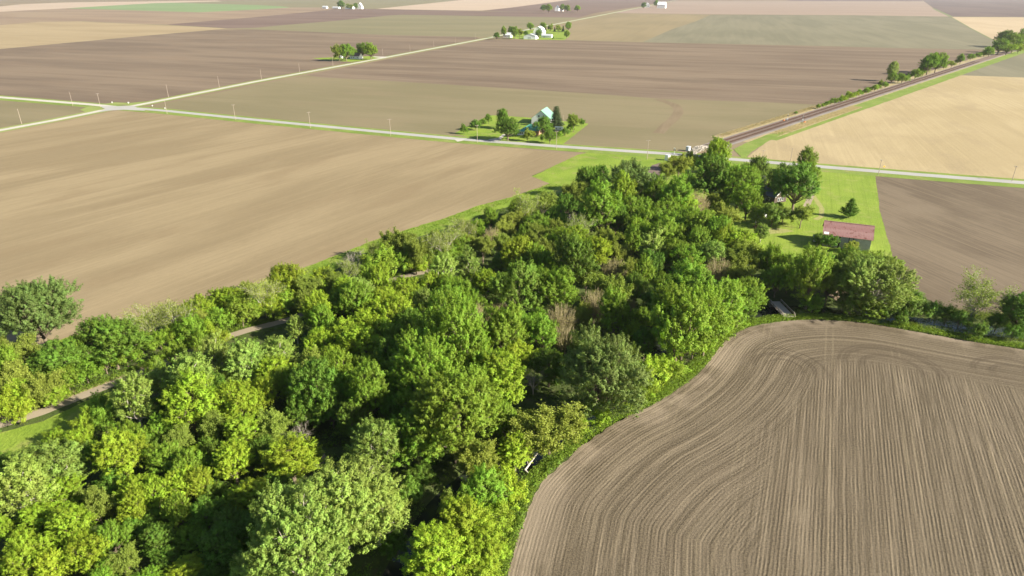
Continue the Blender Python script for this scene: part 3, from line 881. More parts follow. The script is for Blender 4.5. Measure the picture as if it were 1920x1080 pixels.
def proto_feather(seed, h=11.0, dia=9.0, nst=7, leaf=0.24, dens=1.0, bare=0.0):
    """open, just budding tree: rising limbs, fine twigs, small leaves; bare=1 leaves only twigs"""
    r = np.random.default_rng(seed); R.seed(seed)
    tr, br = MB(), MB()
    r0 = 0.016 * h
    tr.tube([(0, 0, -0.3), (0, 0, h * 0.12), (0.03, 0.03, h * 0.3)], [r0 * 1.3, r0, r0 * 0.8], 7)
    cen, nrm, tone = [], [], []
    def shoot(a, d, L, rad, lev):
        d = d.normalized()
        e = a + d * L
        pts = limb(br, a, e, rad, rad * 0.4, 5 if lev < 2 else 3, 0.09, 3)
        if lev >= 2:
            m = int(L * 22 * dens)
            if m:
                t = r.uniform(0.1, 1.1, (m, 1))
                q = np.array(a) + np.array(e - a) * t + r.normal(size=(m, 3)) * 0.22
                cen.append(q)
                nrm.append(unit(r.normal(size=(m, 3)) * 0.7 + np.array([0, 0, 0.6])))
                tone.append(np.clip(r.normal(0.5, 0.2, m), 0, 1))
        if lev < 3:
            k = (5, 5, 4)[lev]
            for i in range(k):
                t = 0.35 + 0.65 * (i + r.uniform(0, 1)) / k
                nd = d + Vector(r.normal(size=3)) * 0.62 + Vector((0, 0, 0.22))
                shoot(a.lerp(e, min(1, t)), nd, L * r.uniform(0.42, 0.7), rad * 0.5, lev + 1)
    for k in range(nst):
        a = 2 * math.pi * k / nst + r.uniform(-0.3, 0.3)
        tilt = r.uniform(0.3, 1.0) if k else 0.05
        d = Vector((math.cos(a) * tilt * dia / h, math.sin(a) * tilt * dia / h, 1.0))
        shoot(Vector((0, 0, h * r.uniform(0.06, 0.3))), d, h * r.uniform(0.36, 0.48), r0 * 0.45, 0)
    cen = np.vstack(cen); nrm = np.vstack(nrm); tone = np.concatenate(tone)
    s = h / max(1.0, cen[:, 2].max())
    cen *= np.array([s, s, s])
    for mb in (br,):
        mb.v = [(x * s, y * s, z * s) for x, y, z in mb.v]
    crown = leaf_mesh('crown', cen, nrm, np.full(len(cen), leaf), tone, r=r)
    return tr.mesh('trunk', True), br.mesh('branches', True), crown


def proto_twig(seed, h=10.0, dia=7.0, bushy=1.0):
    """brown budding tree: a broom of fine upright twigs with buds"""
    r = np.random.default_rng(seed); R.seed(seed)
    tr, br = MB(), MB()
    r0 = 0.014 * h
    tr.tube([(0, 0, -0.3), (0, 0, h * 0.25)], [r0 * 1.2, r0], 6)
    cen, nrm, tone = [], [], []
    for k in range(int(150 * bushy)):
        a = r.uniform(0, 2 * math.pi); q = math.sqrt(r.uniform(0, 1))
        top = Vector((math.cos(a) * q * dia / 2, math.sin(a) * q * dia / 2, h * (1 - 0.35 * q * q) * r.uniform(0.7, 1.0)))
        bot = Vector((top.x * 0.45, top.y * 0.45, h * r.uniform(0.15, 0.45)))
        limb(br, bot, top, 0.06, 0.02, 3, 0.05, 3)
        m = 26
        t = r.uniform(0.3, 1.05, (m, 1))
        cen.append(np.array(bot) + np.array(top - bot) * t + r.normal(size=(m, 3)) * 0.28)
        nrm.append(unit(r.normal(size=(m, 3))))
        tone.append(np.clip(r.normal(0.5, 0.2, m), 0, 1))
    for k in range(9):
        a = 2 * math.pi * k / 9
        limb(br, (0, 0, h * 0.2), (math.cos(a) * dia * 0.22, math.sin(a) * dia * 0.22, h * 0.5), r0 * 0.5, r0 * 0.25, 5)
    cen = np.vstack(cen); nrm = np.vstack(nrm); tone = np.concatenate(tone)
    crown = leaf_mesh('crown', cen, nrm, np.full(len(cen), 0.2), tone, aspect=0.4, r=r)
    return tr.mesh('trunk', True), br.mesh('branches', True), crown


def proto_conifer(seed, h=14.0, dia=6.0, layers=15, droop=0.25, leaf=0.34, rag=0.3):
    r = np.random.default_rng(seed); R.seed(seed)
    tr, br = MB(), MB()
    tr.tube([(0, 0, -0.3), (0, 0, h * 0.5), (0, 0, h)], [0.02 * h, 0.012 * h, 0.02], 7)
    cen, nrm, tone = [], [], []
    for k in range(layers):
        u = k / (layers - 1)
        z = h * (0.1 + 0.88 * u)
        rad = dia / 2 * (1 - u) ** 0.85 + 0.25
        nb = int(9 - 4 * u)
        for j in range(nb):
            a = j * 2 * math.pi / nb + k * 0.9 + r.uniform(-0.2, 0.2)
            L = rad * r.uniform(1 - rag, 1.05)
            e = Vector((math.cos(a) * L, math.sin(a) * L, z - droop * L + 0.2))
            limb(br, (0, 0, z), e, 0.06, 0.02, 3, 0.03, 3)
            m = int(40 + 90 * L)
            t = r.uniform(0.15, 1.05, (m, 1))
            w = 0.42 * (1.15 - t * 0.6)
            q = np.array([0, 0, z]) + (np.array(e) - np.array([0, 0, z])) * t + r.normal(size=(m, 3)) * w * np.array([1, 1, 0.5])
            cen.append(q)
            nrm.append(unit(r.normal(size=(m, 3)) * 0.5 + np.array([math.cos(a) * 0.4, math.sin(a) * 0.4, 0.8])))
            tone.append(np.clip(r.normal(0.5, 0.18, m), 0, 1))
    cen = np.vstack(cen); nrm = np.vstack(nrm); tone = np.concatenate(tone)
    crown = leaf_mesh('crown', cen, nrm, np.full(len(cen), leaf), tone, aspect=0.35, r=r)
    return tr.mesh('trunk', True), br.mesh('branches', True), crown


# name: (height, diameter, meshes)
PROTO = {}
def add_proto(name, h, d, meshes):
    PROTO[name] = (h, d, meshes)
for k in range(5):
    h, d = 15.0, (11.5, 10.5, 12.0, 11.0, 12.5)[k]
    add_proto(f'broad{k}', h, d, proto_broad(100 + k, h, d, (30, 34, 28, 36, 32)[k], 0.28, 1.0, 0.04, 0.95))
for k in range(3):
    h, d = 17.0, (8.5, 7.5, 9.0)[k]
    add_proto(f'tall{k}', h, d, proto_broad(200 + k, h, d, (32, 30, 34)[k], 0.28, 1.25, 0.04, 1.0, 1.15))
for k in range(2):
    h, d = 21.0, (18.0, 17.0)[k]
    add_proto(f'grand{k}', h, d, proto_broad(300 + k, h, d, (56, 60)[k], 0.30, 0.8, 0.05, 0.95, 1.3))
for k in range(4):
    h, d = 5.0, (5.5, 5.0, 6.0, 5.2)[k]
    add_proto(f'shrub{k}', h, d, proto_broad(400 + k, h, d, (13, 15, 12, 14)[k], 0.22, 2.0, 0.0, 0.95, 0.7))
for k in range(3):
    add_proto(f'feather{k}', 11.0, 9.0, proto_feather(500 + k, 11.0, 9.0, (7, 6, 8)[k], 0.27, 1.5))
add_proto('sparse0', 11.0, 9.5, proto_feather(520, 11.0, 9.5, 6, 0.22, 0.4))
add_proto('sparse1', 12.0, 9.5, proto_feather(521, 12.0, 9.5, 7, 0.22, 0.42))
add_proto('bare0', 10.0, 8.5, proto_feather(530, 10.0, 8.5, 6, 0.14, 0.12))
for k in range(2):
    add_proto(f'twig{k}', 10.0, 8.5, proto_twig(600 + k, 10.0, 8.5, 1.25))
add_proto('spruce0', 14.0, 5.0, proto_conifer(700, 14.0, 5.0))
add_proto('cedar0', 9.0, 7.5, proto_conifer(701, 9.0, 7.5, 11, -0.45, 0.34, 0.45))

# kind: material, bark, prototypes, height per crown diameter, crown-centre height share
KIND = {
    'M': ('M', 'bark', ['broad0', 'broad1', 'broad2', 'broad3', 'broad4'], 1.28, 0.56),
    'Y': ('Y', 'bark', ['broad1', 'broad3', 'tall0', 'broad0', 'tall2'], 1.32, 0.56),
    'D': ('D', 'bark', ['broad2', 'broad4', 'broad0'], 1.20, 0.58),
    'S': ('S', 'bark_pale', ['tall0', 'tall1', 'tall2'], 2.0, 0.56),
    'T': ('S', 'bark_pale', ['broad0', 'broad2', 'broad4'], 1.35, 0.58),
    'Q': ('Q', 'bark', ['grand0', 'grand1'], 1.2, 0.58),
    'W': ('S', 'bark_pale', ['grand0', 'grand1'], 1.2, 0.58),
    'N': ('M', 'bark', ['grand0', 'grand1'], 1.15, 0.58),
    'O': ('O', 'bark', ['feather0', 'feather1', 'feather2'], 1.25, 0.58),
    'P': ('O', 'bark_pale', ['sparse0', 'sparse1'], 1.25, 0.55),
    'B': ('B', 'twig', ['twig0', 'twig1'], 1.3, 0.62),
    'X': ('X', 'twig_grey', ['bare0'], 1.2, 0.55),
    'H': ('M', 'bark', ['shrub0', 'shrub1', 'shrub2', 'shrub3'], 0.85, 0.5),
    'K': ('Y', 'bark', ['shrub0', 'shrub1', 'shrub2', 'shrub3'], 0.85, 0.5),
    'J': ('D', 'bark', ['shrub0', 'shrub1', 'shrub2', 'shrub3'], 0.85, 0.5),
    'E': ('E', 'bark', ['spruce0'], 2.2, 0.5),
    'G': ('G', 'bark', ['spruce0'], 2.6, 0.5),
    'C': ('D', 'bark', ['cedar0'], 1.2, 0.5),
}
WORD = {'M': 'fresh green leafy tree', 'Y': 'bright yellow-green tree', 'D': 'dark green dense tree', 'S': 'tall silvery-green tree', 'T': 'rounded silvery-green tree',
        'Q': 'large grey-green tree', 'W': 'huge pale tree with whitish limbs', 'N': 'huge lush mid-green tree', 'O': 'feathery olive tree', 'P': 'sparse tree with pale limbs',
        'B': 'tan brown budding tree', 'X': 'bare grey leafless tree', 'H': 'low fresh green shrub', 'K': 'low yellow-green shrub', 'J': 'low dark green shrub',
        'E': 'dark spruce-like evergreen', 'G': 'grey-green pointed spruce', 'C': 'spreading dark evergreen'}
TNAME = {'H': 'shrub', 'K': 'shrub', 'J': 'shrub', 'E': 'evergreen_tree', 'G': 'evergreen_tree', 'C': 'evergreen_tree', 'X': 'bare_tree', 'B': 'budding_tree'}
SPIN = [0]


def plant(px, py, d, kind, ratio=None, proto=None):
    """a tree whose crown centre stands where the photograph shows it; d is the crown's width in pixels"""
    mk, bark, protos, hr, cs = KIND[kind]
    hr = ratio or hr
    z = 0.0
    for _ in range(4):
        p, t = G(px, py, z)
        dia = d * t / FPX * 1.08
        h = hr * dia
        z = cs * h
    p, t = G(px, py, z)
    SPIN[0] += 1
    k = SPIN[0]
    pr = proto or protos[(k * 7 + k // 3) % len(protos)]
    ph, pd, (mt, mbr, mc) = PROTO[pr]
    o = empty(TNAME.get(kind, 'tree'), (p.x, p.y, 0.0), (k * 2.399) % 6.283)
    s = dia / pd
    an = 0.12 * math.sin(k * 5.7)
    if kind in 'MYD': h *= 1.0 + 0.16 * math.sin(k * 3.1)
    o.scale = (s * (1 + an), s * (1 - an), h / ph)
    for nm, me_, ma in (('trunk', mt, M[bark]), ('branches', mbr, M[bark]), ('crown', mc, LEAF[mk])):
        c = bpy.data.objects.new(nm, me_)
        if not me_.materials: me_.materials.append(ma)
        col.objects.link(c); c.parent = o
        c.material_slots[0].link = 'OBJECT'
        c.material_slots[0].material = ma
    return o


ZONES = []   # (phrase, group, [(px, py, d, kind[, ratio[, proto]])])
def zone(phrase, group, lst):
    ZONES.append((phrase, group, lst))


zone('in the left part of the lane hedge', 'trees of the hedge by the dirt lane', [
    (67, 583, 118, 'Q', 1.15, 'grand1'), (37, 659, 62, 'O'), (118, 672, 88, 'D', 0.95), (207, 640, 112, 'D', 0.85), (167, 652, 52, 'O'), (196, 682, 48, 'K'), (26, 707, 66, 'O'), (85, 722, 58, 'O'),
    (48, 740, 60, 'K'), (12, 762, 55, 'K'), (125, 712, 55, 'H'), (160, 698, 55, 'H'), (8, 690, 60, 'M'), (235, 668, 50, 'H'), (70, 690, 50, 'M'), (265, 645, 45, 'H'), (-20, 730, 60, 'O'), (105, 745, 40, 'K'),
    (40, 772, 45, 'K'), (150, 668, 50, 'M'), (0, 655, 50, 'O')])
zone('in the middle of the lane hedge', 'trees of the hedge by the dirt lane', [
    (281, 603, 66, 'P'), (326, 594, 68, 'P'), (259, 624, 46, 'P'), (356, 622, 60, 'H'), (372, 588, 55, 'Y', 1.0), (422, 558, 66, 'Y', 1.0), (452, 588, 62, 'H'), (407, 608, 52, 'H'), (493, 554, 62, 'P'), (533, 532, 66, 'Y', 1.0),
    (578, 538, 52, 'O'), (607, 521, 62, 'Y', 0.95), (537, 568, 46, 'H'), (578, 567, 46, 'O'), (628, 528, 48, 'O'), (480, 580, 46, 'H'), (510, 578, 44, 'K'), (330, 632, 44, 'H'), (300, 640, 40, 'H'), (385, 625, 44, 'K'),
    (556, 556, 44, 'K'), (600, 548, 42, 'K'), (440, 575, 40, 'K'), (465, 545, 40, 'O'), (375, 600, 44, 'O'), (655, 510, 46, 'P'), (640, 540, 36, 'H'), (515, 548, 48, 'P'), (345, 604, 46, 'P')])
zone('in the right part of the lane hedge', 'trees of the hedge by the dirt lane', [
    (665, 490, 46, 'X'), (715, 496, 66, 'H', 0.75), (745, 453, 56, 'O'), (779, 470, 56, 'O'), (692, 512, 44, 'H'), (760, 494, 42, 'H'), (800, 488, 42, 'H'), (815, 452, 44, 'O'), (832, 458, 62, 'P'), (870, 431, 48, 'P'),
    (853, 455, 46, 'M'), (862, 476, 40, 'H'), (895, 432, 34, 'M'), (920, 410, 36, 'M'), (922, 440, 36, 'B'), (945, 428, 42, 'O'), (970, 411, 46, 'O'), (1000, 397, 42, 'P'), (972, 391, 36, 'M'), (1005, 440, 44, 'O'),
    (985, 443, 38, 'M'), (905, 462, 44, 'O'), (880, 455, 38, 'O'), (945, 455, 40, 'O'), (700, 470, 36, 'P'), (765, 458, 40, 'P'), (835, 485, 38, 'H'), (780, 500, 36, 'K')])
zone('left, on the near side of the lane', 'trees on the near side of the lane', [
    (252, 748, 66, 'S', 1.8), (302, 712, 44, 'S', 1.7), (356, 712, 76, 'S', 1.6), (402, 662, 44, 'S', 2.2), (463, 684, 66, 'S', 1.6), (522, 662, 54, 'S', 1.5), (555, 616, 30, 'S', 1.9), (356, 762, 98, 'Y', 1.1), (444, 752, 82, 'Y', 1.2),
    (493, 742, 56, 'Y'), (188, 768, 40, 'H', 1.2), (160, 800, 40, 'K', 1.1), (195, 790, 46, 'H', 1.1), (430, 700, 60, 'O'), (510, 700, 66, 'Y'), (548, 722, 56, 'M'), (300, 760, 50, 'D'), (405, 730, 50, 'D'), (330, 668, 40, 'H', 1.1), (378, 646, 38, 'H', 1.1), (290, 692, 34, 'H', 1.1), (412, 636, 32, 'K', 1.1)])
zone('right, on the near side of the lane', 'trees on the near side of the lane', [
    (593, 641, 62, 'Y'), (630, 565, 56, 'M'), (667, 574, 60, 'M'), (659, 622, 62, 'Y'), (607, 611, 52, 'M'), (585, 687, 72, 'O'), (630, 672, 64, 'Y'), (678, 656, 64, 'Y'), (597, 590, 56, 'Y'), (645, 550, 44, 'Y'),
    (677, 553, 58, 'T'), (682, 530, 42, 'Y'), (708, 532, 50, 'Y'), (716, 562, 60, 'Y'), (702, 584, 56, 'Y'), (737, 596, 66, 'Y'), (722, 620, 60, 'M'), (760, 543, 60, 'Y'), (792, 571, 52, 'T'), (832, 513, 46, 'S'),
    (877, 501, 42, 'S'), (812, 541, 44, 'Y'), (847, 541, 60, 'M'), (867, 567, 56, 'M'), (835, 589, 68, 'M'), (910, 526, 52, 'Y'), (770, 620, 60, 'D'), (690, 620, 55, 'Y')])
zone('in the shaded middle of the wood', 'trees in the middle of the wood', [
    (593, 732, 92, 'D'), (632, 708, 74, 'M'), (683, 735, 80, 'D'), (690, 700, 74, 'M'), (735, 680, 74, 'D'), (511, 796, 66, 'O'), (563, 810, 38, 'X'), (545, 859, 98, 'Y', 1.0), (620, 760, 70, 'D'), (560, 765, 60, 'D'), (740, 650, 66, 'M'),
    (750, 730, 70, 'D'), (660, 790, 60, 'D')])
zone('in the upper lower-left thicket', 'trees of the lower left thicket', [
    (244, 816, 58, 'M'), (300, 808, 44, 'M'), (337, 827, 52, 'O'), (365, 847, 26, 'Y'), (400, 797, 62, 'O'), (459, 812, 62, 'Y'), (84, 884, 122, 'T', 0.95, 'broad0'), (148, 830, 44, 'K'), (230, 852, 92, 'Y', 1.1), (185, 858, 48, 'M'), (311, 860, 62, 'M'),
    (352, 880, 62, 'M'), (437, 864, 68, 'Y'), (104, 824, 38, 'K'), (12, 872, 44, 'J'), (490, 850, 50, 'D'), (400, 840, 50, 'J'), (280, 842, 46, 'J'), (500, 820, 50, 'O'), (410, 880, 44, 'J')])
zone('in the lower left corner thicket', 'trees of the lower left thicket', [
    (40, 914, 88, 'S', 1.6), (117, 921, 62, 'Y'), (179, 943, 66, 'O'), (255, 914, 64, 'Y'), (293, 929, 48, 'Y'), (252, 954, 52, 'Y'), (343, 899, 62, 'Y'), (374, 912, 48, 'Y'), (211, 914, 60, 'J'), (73, 972, 62, 'Y'), (135, 994, 68, 'Y'),
    (153, 1034, 84, 'Y', 1.1), (51, 1050, 78, 'Y', 1.1), (98, 1066, 54, 'Y'), (7, 993, 44, 'Y'), (38, 1010, 42, 'Y'), (6, 1054, 42, 'O'), (233, 1053, 58, 'O'), (211, 1016, 52, 'M'), (193, 1072, 52, 'M')])
zone('in dark brush at the lower left', 'trees of the lower left thicket', [
    (335, 965, 54, 'M'), (386, 968, 62, 'D', 0.9), (357, 1005, 62, 'M', 0.9), (299, 1014, 62, 'D', 0.9), (430, 980, 82, 'D', 0.9), (474, 936, 72, 'Y', 0.9), (437, 944, 54, 'M', 0.9), (350, 1064, 64, 'Y', 0.9), (310, 1042, 54, 'D', 0.9), (419, 1032, 84, 'D', 0.9),
    (467, 1008, 72, 'D', 0.9), (456, 1062, 64, 'M', 0.9), (400, 1075, 60, 'D', 0.9), (270, 1090, 60, 'M', 0.9), (520, 920, 60, 'D', 0.9), (500, 970, 60, 'D', 0.9), (255, 990, 44, 'J'), (290, 975, 40, 'J'), (395, 930, 46, 'J')])
zone('at the bottom, left of the dark creek', 'great pale trees at the bottom', [
    (560, 1010, 190, 'W', 1.05), (640, 945, 170, 'W', 1.05), (700, 838, 84, 'T', 1.6, 'tall0'), (705, 960, 110, 'T', 1.2), (500, 1075, 110, 'T', 1.1)])
zone('in the tall clump left of the drilled field', 'great trees left of the ploughed field', [
    (792, 697, 124, 'N'), (852, 775, 156, 'N'), (782, 815, 104, 'M'), (849, 632, 150, 'N'), (689, 740, 78, 'M', 1.5), (947, 618, 94, 'M'), (938, 712, 98, 'Y'), (1000, 712, 50, 'X'), (1031, 797, 112, 'O', 1.0), (947, 790, 56, 'M'),
    (910, 690, 70, 'M'), (800, 760, 80, 'M'), (740, 770, 60, 'D'), (880, 570, 60, 'M'), (900, 592, 54, 'B'), (935, 579, 40, 'B')])
zone('by the drilled field, lower left edge', 'trees along the ploughed field', [
    (902, 868, 80, 'O', 1.2), (965, 846, 64, 'Y', 1.1), (875, 842, 62, 'O', 1.3), (902, 930, 84, 'M', 1.2), (950, 915, 66, 'K'), (870, 983, 92, 'Y', 1.2), (925, 975, 70, 'K'), (849, 952, 62, 'O', 1.3), (822, 1046, 112, 'Y', 1.1), (900, 1035, 90, 'Y', 1.0),
    (813, 1010, 66, 'O', 1.2), (880, 1085, 80, 'K'), (770, 925, 52, 'J'), (742, 1030, 50, 'J'), (790, 890, 44, 'J'), (1010, 830, 50, 'K'), (1080, 800, 44, 'K'), (930, 1040, 46, 'K')])
zone('on the bank above the drilled field', 'trees along the ploughed field', [
    (1133, 702, 146, 'Q', 1.1, 'grand0'), (1222, 700, 62, 'K'), (1253, 694, 54, 'K'), (1209, 731, 48, 'K'), (1285, 594, 132, 'N', 1.1), (1355, 564, 94, 'M'), (1305, 538, 102, 'M'), (1272, 624, 104, 'M'), (1325, 612, 84, 'M'), (1400, 545, 62, 'M'), (1385, 585, 56, 'M', 1.0),
    (1300, 650, 60, 'K'), (1350, 610, 60, 'H'), (1185, 630, 40, 'Y'), (1210, 636, 60, 'D'), (1160, 752, 46, 'K'), (1122, 778, 48, 'K'), (1095, 770, 44, 'H')])
zone('in the heart of the wood', 'trees in the heart of the wood', [
    (1040, 538, 88, 'M'), (975, 548, 84, 'D'), (1074, 498, 82, 'D'), (1142, 543, 72, 'O'), (1115, 566, 60, 'B'), (1182, 568, 30, 'B'), (1052, 593, 62, 'B'), (1155, 598, 68, 'M'), (1205, 593, 44, 'M'), (1010, 600, 52, 'M'), (1018, 632, 56, 'M'), (1060, 628, 50, 'B'),
    (970, 622, 54, 'M'), (972, 663, 64, 'Y'), (1030, 680, 70, 'D'), (1090, 640, 50, 'D'), (1205, 521, 40, 'M', 1.5), (1245, 528, 40, 'M', 1.5), (1230, 560, 56, 'D'), (1190, 545, 46, 'D'), (1100, 520, 46, 'O'), (1010, 560, 44, 'S', 1.7), (1090, 590, 50, 'O')])
zone('just above the heart of the wood', 'trees in the heart of the wood', [
    (1152, 502, 46, 'B'), (1178, 503, 44, 'O'), (1302, 506, 46, 'O'), (1350, 503, 50, 'B'), (1390, 511, 52, 'O'), (1202, 421, 50, 'M'), (1198, 437, 54, 'M'), (1237, 403, 54, 'M'), (1260, 423, 58, 'M'), (1252, 446, 58, 'M'), (1225, 463, 48, 'T', 1.7, 'tall1'),
    (1185, 457, 42, 'M'), (1140, 448, 50, 'O'), (1315, 431, 62, 'M'), (1347, 443, 62, 'M'), (1310, 459, 60, 'M'), (1362, 457, 58, 'Y'), (1390, 463, 72, 'Y', 1.0), (1412, 482, 62, 'O'), (1292, 423, 54, 'M'), (1265, 480, 50, 'M'), (1290, 485, 56, 'M'), (1335, 480, 50, 'T', 1.5, 'tall0'), (1120, 474, 54, 'Y'), (1220, 495, 46, 'D'),
    (1160, 475, 44, 'O'), (1376, 488, 52, 'O')])
zone('on the upper left of the wood', 'trees of the upper wood', [
    (972, 476, 62, 'Y', 1.3), (998, 490, 50, 'M'), (1066, 458, 72, 'Y', 1.0), (1030, 470, 50, 'O'), (1085, 436, 58, 'P'), (1047, 431, 46, 'O'), (1007, 420, 46, 'M'), (1042, 407, 44, 'M'), (1096, 413, 30, 'Y'), (1072, 411, 26, 'X'), (1020, 500, 46, 'M'),
    (940, 490, 46, 'D', 0.9), (940, 530, 40, 'D', 0.9), (1035, 445, 40, 'O')])
zone('at the top of the wood', 'trees of the upper wood', [
    (1122, 328, 48, 'D'), (1098, 343, 42, 'D'), (1185, 336, 86, 'Q', 1.0, 'broad3'), (1080, 358, 44, 'O'), (986, 391, 60, 'P'), (1018, 383, 46, 'O'), (1125, 400, 78, 'M', 1.1), (1170, 368, 52, 'Y'), (1140, 371, 46, 'O'), (1186, 391, 60, 'M'), (1226, 371, 46, 'M'), (1265, 378, 58, 'M'),
    (1257, 394, 58, 'M'), (1284, 386, 50, 'Y'), (1275, 361, 32, 'B'), (1307, 377, 46, 'B'), (1310, 399, 38, 'B'), (1357, 371, 26, 'M', 1.5), (1332, 377, 32, 'O'), (1360, 406, 62, 'O', 1.0), (1060, 380, 40, 'D'), (1095, 378, 40, 'O'), (1330, 410, 40, 'O'), (1155, 410, 46, 'D')])
zone('along the creek below the red-roofed barn', 'trees along the creek', [
    (1403, 558, 58, 'M'), (1458, 518, 56, 'M'), (1521, 524, 76, 'M'), (1524, 570, 40, 'H', 0.7), (1556, 528, 58, 'M'), (1640, 528, 128, 'T', 0.85, 'grand1'), (1634, 574, 56, 'M', 0.7), (1592, 572, 52, 'J'), (1709, 560, 38, 'J'), (1706, 580, 50, 'J'), (1560, 496, 56, 'M', 1.1), (1594, 496, 56, 'M', 1.1),
    (1528, 500, 50, 'M', 1.1), (1494, 502, 54, 'M', 1.1), (1636, 500, 50, 'M', 1.1), (1662, 502, 54, 'M', 1.1), (1600, 520, 56, 'T', 1.1), (1480, 515, 50, 'M'), (1445, 500, 52, 'M')])
zone('on the creek bank at the right edge', 'trees along the creek', [
    (1834, 552, 88, 'T', 1.15, 'sparse1'), (1912, 580, 68, 'D', 1.2), (1834, 622, 32, 'J'), (1745, 585, 40, 'J'), (1775, 592, 38, 'J'), (1800, 600, 36, 'J'), (1870, 606, 34, 'J'), (1670, 588, 36, 'J'), (1690, 600, 26, 'J'), (1900, 625, 34, 'J')])
zone('in the dark-roofed house yard', 'trees of the house yard', [
    (1338, 331, 86, 'D', 1.0), (1388, 345, 74, 'N', 1.1), (1402, 378, 52, 'M', 1.2), (1290, 347, 40, 'J'), (1419, 320, 52, 'D'), (1494, 346, 78, 'D', 1.1, 'broad1'), (1514, 300, 34, 'M', 1.3), (1513, 330, 46, 'M'), (1470, 338, 52, 'D'), (1429, 358, 20, 'G'), (1504, 403, 50, 'O', 0.85),
    (1470, 399, 38, 'O', 0.85), (1449, 405, 46, 'J'), (1419, 402, 26, 'T', 1.1), (1460, 386, 18, 'H', 0.6), (1595, 391, 31, 'C', 1.1), (1428, 434, 26, 'S', 1.4), (1556, 455, 28, 'J', 0.9), (1597, 460, 28, 'O', 0.8), (1534, 450, 18, 'J', 1.2), (1535, 317, 7, 'J')])
zone('beside the level crossing', 'trees beside the level crossing', [
    (1344, 270, 28, 'D', 1.5, 'tall1'), (1346, 294, 42, 'Y'), (1274, 306, 40, 'O'), (1252, 319, 30, 'O'), (1300, 300, 30, 'O'), (1320, 306, 26, 'D')])
zone('in the green-roofed farm yard', 'trees of the green-roofed farm', [
    (942, 222, 24, 'D', 1.3), (952, 236, 44, 'D', 1.0), (870, 243, 13, 'J', 1.2), (891, 235, 20, 'J'), (906, 229, 12, 'J'), (916, 224, 14, 'J', 1.1), (990, 250, 19, 'O'), (1000, 251, 9, 'O', 1.6), (1018, 231, 34, 'D'), (1043, 219, 26, 'E', 1.35), (1076, 227, 27, 'O', 1.2), (1091, 230, 10, 'J', 1.2),
    (1070, 240, 14, 'H'), (1059, 248, 15, 'J'), (1031, 256, 18, 'D', 1.2), (1016, 259, 7, 'D', 1.6), (1047, 254, 14, 'H'), (1018, 244, 14, 'O'), (965, 250, 14, 'J')])
zone('at the white farm on the road', 'trees of the white farm', [
    (931, 65, 12, 'D', 1.2), (945, 57, 10, 'M', 2.3), (958, 59, 12, 'D'), (965, 62, 15, 'M', 1.2), (974, 61, 15, 'O', 1.2), (986, 61, 10, 'D'), (995, 48, 13, 'M', 1.2), (1019, 50, 11, 'M'), (1033, 50.5, 12, 'O'), (1048, 53, 11, 'O', 1.4), (1066, 50, 12, 'M'), (1063, 62.5, 12, 'M'), (1010, 64, 11, 'D'),
    (1023, 54.5, 4, 'E', 1.6), (1040, 55, 4.5, 'E', 1.6), (1056, 53.5, 6, 'E', 1.6), (1037, 71.5, 3.6, 'J', 1.3)])
zone('at the small white farmhouse', 'trees of the small white farmhouse', [
    (635, 94, 26, 'O', 1.2), (648, 95, 30, 'M', 1.0), (667, 98, 12, 'D'), (679, 94, 20, 'D', 1.2), (695, 96, 24, 'M', 1.05), (630, 106, 8, 'J')])
zone('at the far farm at top left', 'trees of the far farms', [(639, 8.5, 15, 'D', 0.9), (656, 11, 14, 'O', 0.7), (667, 10, 9, 'D')])
zone('in the far grove round a grey house', 'trees of the far farms', [(1019, 14, 11, 'D', 1.1), (1029, 15, 12, 'M'), (1055, 14, 11, 'D', 1.1), (1064, 15.5, 12, 'M', 1.0), (1083, 15.5, 14, 'M', 0.8)])
zone('at the farthest white farm by the road', 'trees of the far farms', [(1207, 9.5, 9, 'D', 1.2), (1231, 6, 10, 'D')])
zone('along the railway at upper right', 'trees along the railway', [
    (1674, 131, 19, 'S', 1.8), (1673, 146, 18, 'M', 1.0), (1742, 119, 32, 'M', 1.1), (1758, 114, 32, 'M', 1.15), (1734, 127, 20, 'M', 1.0), (1717, 140, 19, 'H'), (1652, 155, 10, 'O', 1.5), (1802, 110, 13, 'M'), (1885, 68, 30, 'D', 1.0), (1875, 84, 30, 'M', 1.0), (1902, 79, 32, 'M', 1.0), (1918, 72, 24, 'D'),
    (1890, 88, 26, 'Y', 0.9), (1855, 98, 18, 'H'), (1692, 148, 18, 'H'), (1820, 108, 12, 'H'), (1785, 119, 14, 'O', 0.9), (1910, 92, 18, 'K')])
zone('in the row on the railway bank', 'shrubs along the railway', [
    (1534, 200, 9, 'H'), (1550, 195, 10, 'H'), (1565, 190, 12, 'H'), (1580, 186, 13, 'K'), (1593, 180, 15, 'K'), (1612, 174, 11, 'H'), (1625, 171, 12, 'H'), (1640, 166, 13, 'H'), (1492, 212, 6, 'J'),
    (1543, 198, 7, 'H'), (1558, 192, 9, 'H'), (1573, 189, 10, 'H'), (1587, 184, 9, 'H'), (1600, 178, 12, 'H', 0.7), (1606, 177, 9, 'K'), (1619, 173, 8, 'K', 0.7), (1632, 168, 10, 'K', 0.7), (1648, 163, 9, 'H', 0.7), (1660, 160, 12, 'H', 0.8), (1684, 150, 11, 'K', 0.8), (1702, 145, 10, 'H', 0.8), (1728, 136, 12, 'H', 0.8), (1770, 124, 12, 'H'), (1795, 116, 9, 'H', 0.8), (1835, 104, 10, 'H', 0.8), (1845, 101, 12, 'K', 0.8)])

zone('at the very bottom edge of the photo', 'trees at the bottom edge', [(60, 1130, 90, 'Y', 1.0), (180, 1140, 90, 'M', 1.0), (300, 1150, 90, 'D', 1.0), (400, 1150, 90, 'M', 1.0), (840, 1150, 110, 'O', 1.0), (620, 1190, 150, 'T', 1.0)])

